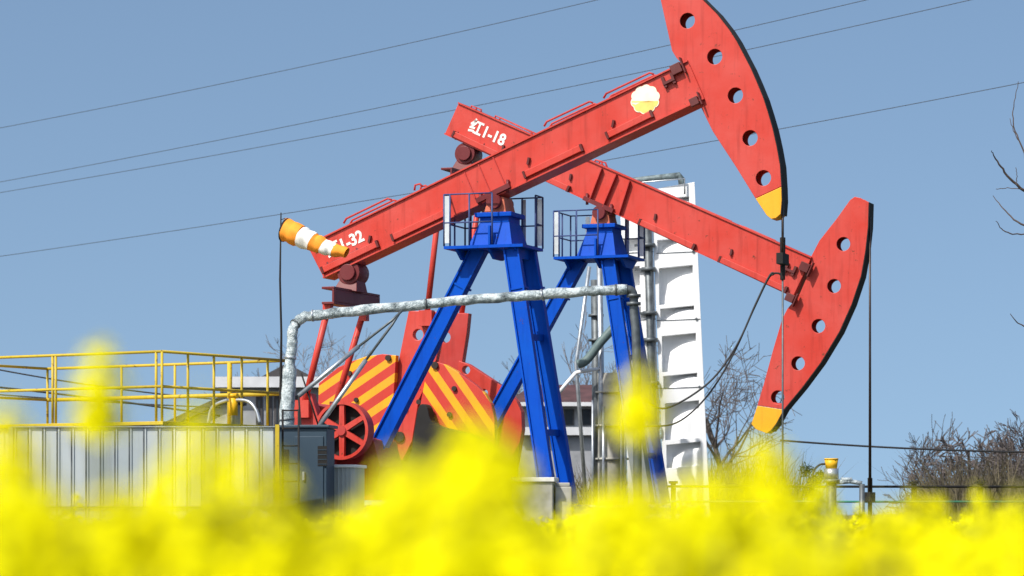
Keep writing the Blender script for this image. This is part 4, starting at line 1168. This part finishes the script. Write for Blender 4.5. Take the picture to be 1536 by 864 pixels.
def build_field():
    full = [raceme(26, .0155, s) for s in range(4)]
    mid = [raceme(14, .0180, 10 + s, False) for s in range(3)]
    lo = [raceme(7, .0240, 20 + s, False) for s in range(3)]
    AV, AQ, AM = [], [], []; off = 0
    def inst(tpls, d0, d1, dens, hmean, hsd):
        nonlocal off
        half = .5 * 1536 / F * 1.12; mar = 1.6
        area = half * (d1 ** 2 - d0 ** 2) + 2 * mar * (d1 - d0)
        N = int(area * dens)
        Y = np.sqrt(rng.uniform(d0 ** 2, d1 ** 2, N)); X = rng.uniform(-1, 1, N) * (half * Y + mar)
        clump = .05 * np.sin(X * 1.9 + Y * .7) + .04 * np.sin(X * 4.1 - Y * 1.7 + 2)
        Zt = HC + hmean + clump + rng.normal(0, hsd, N)
        # side racemes sit lower
        Zt -= np.abs(rng.normal(0, .10, N)) * (rng.random(N) < .6)
        pick = rng.integers(0, len(tpls), N); rot = rng.uniform(0, 6.28, N); scl = rng.uniform(.8, 1.25, N); tx = rng.normal(0, .12, N); ty = rng.normal(0, .12, N)
        for k, (tv, tq, tm) in enumerate(tpls):
            s = np.where(pick == k)[0]; n_ = len(s)
            if not n_: continue
            c, sn = np.cos(rot[s])[:, None], np.sin(rot[s])[:, None]
            x = (tv[:, 0] * c - tv[:, 1] * sn) * scl[s, None]; y = (tv[:, 0] * sn + tv[:, 1] * c) * scl[s, None]; z = np.repeat(tv[None, :, 2], n_, 0) * scl[s, None]
            x = x + z * tx[s, None]; y = y + z * ty[s, None]
            V = np.stack([x + X[s, None], y + Y[s, None], z + Zt[s, None]], 2).reshape(-1, 3)
            Qs = (tq[None] + (np.arange(n_) * len(tv))[:, None, None]).reshape(-1, 4) + off
            AV.append(V); AQ.append(Qs); AM.append(np.tile(tm, n_)); off += len(V)
        # stems, two thin blades each, and leaves lower down
        w = np.where(Y < 12, .0035, .006)
        for a0 in (0.0, 1.57):
            ux, uy = np.cos(rot + a0) * w, np.sin(rot + a0) * w
            bx, by = X + tx * .5, Y + ty * .5
            V = np.stack([np.stack([bx - ux, by - uy, np.full(N, .25)], 1), np.stack([bx + ux, by + uy, np.full(N, .25)], 1), np.stack([X + ux * .6, Y + uy * .6, Zt - .02], 1), np.stack([X - ux * .6, Y - uy * .6, Zt - .02], 1)], 1).reshape(-1, 3)
            AV.append(V); AQ.append((np.arange(N) * 4)[:, None] + np.arange(4)[None] + off); AM.append(np.ones(N, int)); off += len(V)
        for rep in range(4):
            la = rng.uniform(0, 6.28, N); ll = rng.uniform(.07, .17, N); zb = Zt - rng.uniform(.07, .4, N)
            dx, dy = np.cos(la), np.sin(la); lw = ll * .22
            V = np.stack([np.stack([X, Y, zb], 1), np.stack([X + dx * ll * .5 - dy * lw, Y + dy * ll * .5 + dx * lw, zb + .03], 1), np.stack([X + dx * ll, Y + dy * ll, zb - .01], 1), np.stack([X + dx * ll * .5 + dy * lw, Y + dy * ll * .5 - dx * lw, zb + .03], 1)], 1).reshape(-1, 3)
            AV.append(V); AQ.append((np.arange(N) * 4)[:, None] + np.arange(4)[None] + off); AM.append(np.ones(N, int)); off += len(V)
    inst(full, 3.2, 8, 72, -.085, .055)
    inst(mid, 8, 18, 50, -.115, .06)
    inst(lo, 18, 44, 28, -.20, .07)
    V = np.concatenate(AV); Qd = np.concatenate(AQ); Mm = np.concatenate(AM)
    o = np_mesh('rapeseed_field', V, Qd, np.zeros((0, 3), int), [M['petal'], M['stem'], M['bud']], Mm, np.zeros(0, int))
    o['kind'] = 'stuff'
build_field()

# tall plants close to the camera, each one a thing
def plant_proto(seed, nside, drop=.16, spread=.06):
    rs = random.Random(seed)
    fl = []; st = MB()
    heads = [(Vector((0, 0, 0)), 1.0)]
    for k in range(nside):
        a = rs.uniform(0, 6.28); r_ = rs.uniform(.35 * spread, spread)
        heads.append((Vector((r_ * math.cos(a), r_ * math.sin(a), -rs.uniform(.02, drop))), rs.uniform(.75, 1.05)))
    for hp, hs in heads:
        tv, tq, tm = raceme(34, .0145, rs.randint(0, 999)); fl.append((tv * hs * 1.1 + np.array(hp), tq, tm))
        st.tube([hp + Vector((0, 0, -.01)), hp * .6 + Vector((0, 0, -.22)), Vector((0, 0, -.42))], [.0025, .003, .0035], 5)
    return fl, st
def tall_plant(px, py, d, seed, nside, label, group=None, sc_=1.0, drop=.16, spread=.06):
    nside = nside + 2 if nside > 2 else nside + 1
    top = wpt(px, py, d)
    root = empty('rapeseed_plant', label, 'flower plant', (top.x, top.y, 0), random.uniform(0, 6.28), group)
    fl, st = plant_proto(seed, nside, drop, spread)
    for (tv, tq, tm) in fl:
        o = np_mesh('flower_head', tv * sc_ + np.array([0, 0, top.z]), tq, np.zeros((0, 3), int), [M['petal'], M['stem'], M['bud']], tm, np.zeros(0, int)); o.parent = root
    st.v = [(v[0] * sc_, v[1] * sc_, v[2] * sc_ + top.z) for v in st.v]
    st.tube([(0, 0, top.z - .42 * sc_), (.01, 0, top.z * .4), (0, 0, 0)], [.0035, .005, .006], 6)
    st.build('stem', M['stem'], root)
tall_plant(150, 500, 4.6, 1, 2, 'tall blurred rapeseed flower standing alone above the yellow railing', drop=.08, spread=.02)
tall_plant(958, 545, 5.0, 2, 2, 'tall blurred rapeseed flower overlapping the front leg of the farther pump jack', drop=.06, spread=.025)
tall_plant(1150, 640, 4.0, 3, 4, 'blurred rapeseed plant just below the yellow tip of the lowered horse head')
tall_plant(8, 600, 3.6, 4, 4, 'blurred rapeseed plant cut by the left edge of the picture')
tall_plant(712, 615, 3.7, 5, 4, 'blurred rapeseed plant covering the striped counterweight at its right end')
GB = 'blurred rapeseed plants nearest the camera'
LB = 'blurred yellow rapeseed plant in the near row of the field'
for i, (px, py, d, ns) in enumerate([(60, 715, 3.5, 5), (115, 765, 3.4, 5), (238, 715, 4.0, 5), (325, 665, 3.9, 5), (362, 652, 3.8, 5), (300, 740, 3.3, 5), (410, 790, 3.3, 5), (490, 800, 3.4, 4), (590, 690, 3.5, 6), (540, 745, 3.9, 5), (608, 676, 4.2, 5), (690, 632, 4.4, 5), (742, 640, 4.3, 4), (500, 770, 4.0, 4), (640, 700, 3.4, 6), (730, 665, 3.8, 5), (680, 720, 3.2, 6), (770, 760, 3.4, 5), (560, 750, 3.3, 5), (925, 705, 4.0, 4), (1035, 700, 4.0, 5), (1085, 690, 3.7, 5), (1185, 790, 3.5, 5), (985, 750, 3.3, 5), (1250, 800, 3.6, 4), (880, 775, 3.3, 5), (1320, 760, 4.6, 3), (1420, 770, 3.6, 4), (1490, 780, 3.5, 5), (1530, 745, 4.0, 4), (20, 700, 3.2, 5), (180, 740, 3.3, 5)]):
    tall_plant(px, py, d, 100 + i, ns, LB, GB)

# ------------------------------------------------------------------ light, sky, camera
EL, AZ = R(48), R(222)
SKY_LIFT = 0.21   # clear upper-sky blue carried down towards the horizon
w = bpy.data.worlds.new('World'); sc.world = w; w.use_nodes = True
nt = w.node_tree; bg = nt.nodes['Background']
sky = nt.nodes.new('ShaderNodeTexSky'); sky.sky_type = 'NISHITA'; sky.sun_disc = False
sky.sun_elevation = EL; sky.sun_rotation = AZ
sky.air_density = 1.0; sky.dust_density = 2.2; sky.ozone_density = 0.7; sky.altitude = 0
tcw = nt.nodes.new('ShaderNodeTexCoord'); va = nt.nodes.new('ShaderNodeVectorMath'); va.operation = 'ADD'; va.inputs[1].default_value = (0, 0, SKY_LIFT)
vn = nt.nodes.new('ShaderNodeVectorMath'); vn.operation = 'NORMALIZE'
nt.links.new(tcw.outputs['Generated'], va.inputs[0]); nt.links.new(va.outputs[0], vn.inputs[0]); nt.links.new(vn.outputs[0], sky.inputs[0])
tint = nt.nodes.new('ShaderNodeMix'); tint.data_type = 'RGBA'; tint.blend_type = 'MULTIPLY'; tint.inputs[0].default_value = 1; tint.inputs[7].default_value = (.93, 1.0, 1.0, 1)
nt.links.new(sky.outputs[0], tint.inputs[6]); nt.links.new(tint.outputs[2], bg.inputs[0]); bg.inputs[1].default_value = 0.15
sl = bpy.data.lights.new('sun', 'SUN'); sl.energy = 5.0; sl.angle = R(.53); sl.color = (1, .95, .88)
so = bpy.data.objects.new('sun', sl); COL.objects.link(so)
tos = Vector((math.sin(AZ) * math.cos(EL), math.cos(AZ) * math.cos(EL), math.sin(EL)))
so.rotation_euler = (-tos).to_track_quat('-Z', 'Y').to_euler(); so.location = tos * 50 + Vector((0, 60, 0))

cam = bpy.data.cameras.new('camera'); co = bpy.data.objects.new('camera', cam); COL.objects.link(co)
co.location = (0, 0, HC); co.rotation_euler = (R(90), 0, 0)
cam.sensor_width = 36; cam.lens = 36 * F / 1536
cam.shift_y = (HY - 432) / 1536
cam.clip_start = .1; cam.clip_end = 5000
cam.dof.use_dof = True; cam.dof.focus_distance = 60.5; cam.dof.aperture_fstop = 2.0
sc.camera = co
sc.view_settings.view_transform = 'Standard'; sc.view_settings.look = 'None'
sc.view_settings.exposure = 0.08; sc.view_settings.gamma = 1.0
sc.cycles.use_denoising = True
sc.cycles.max_bounces = 8
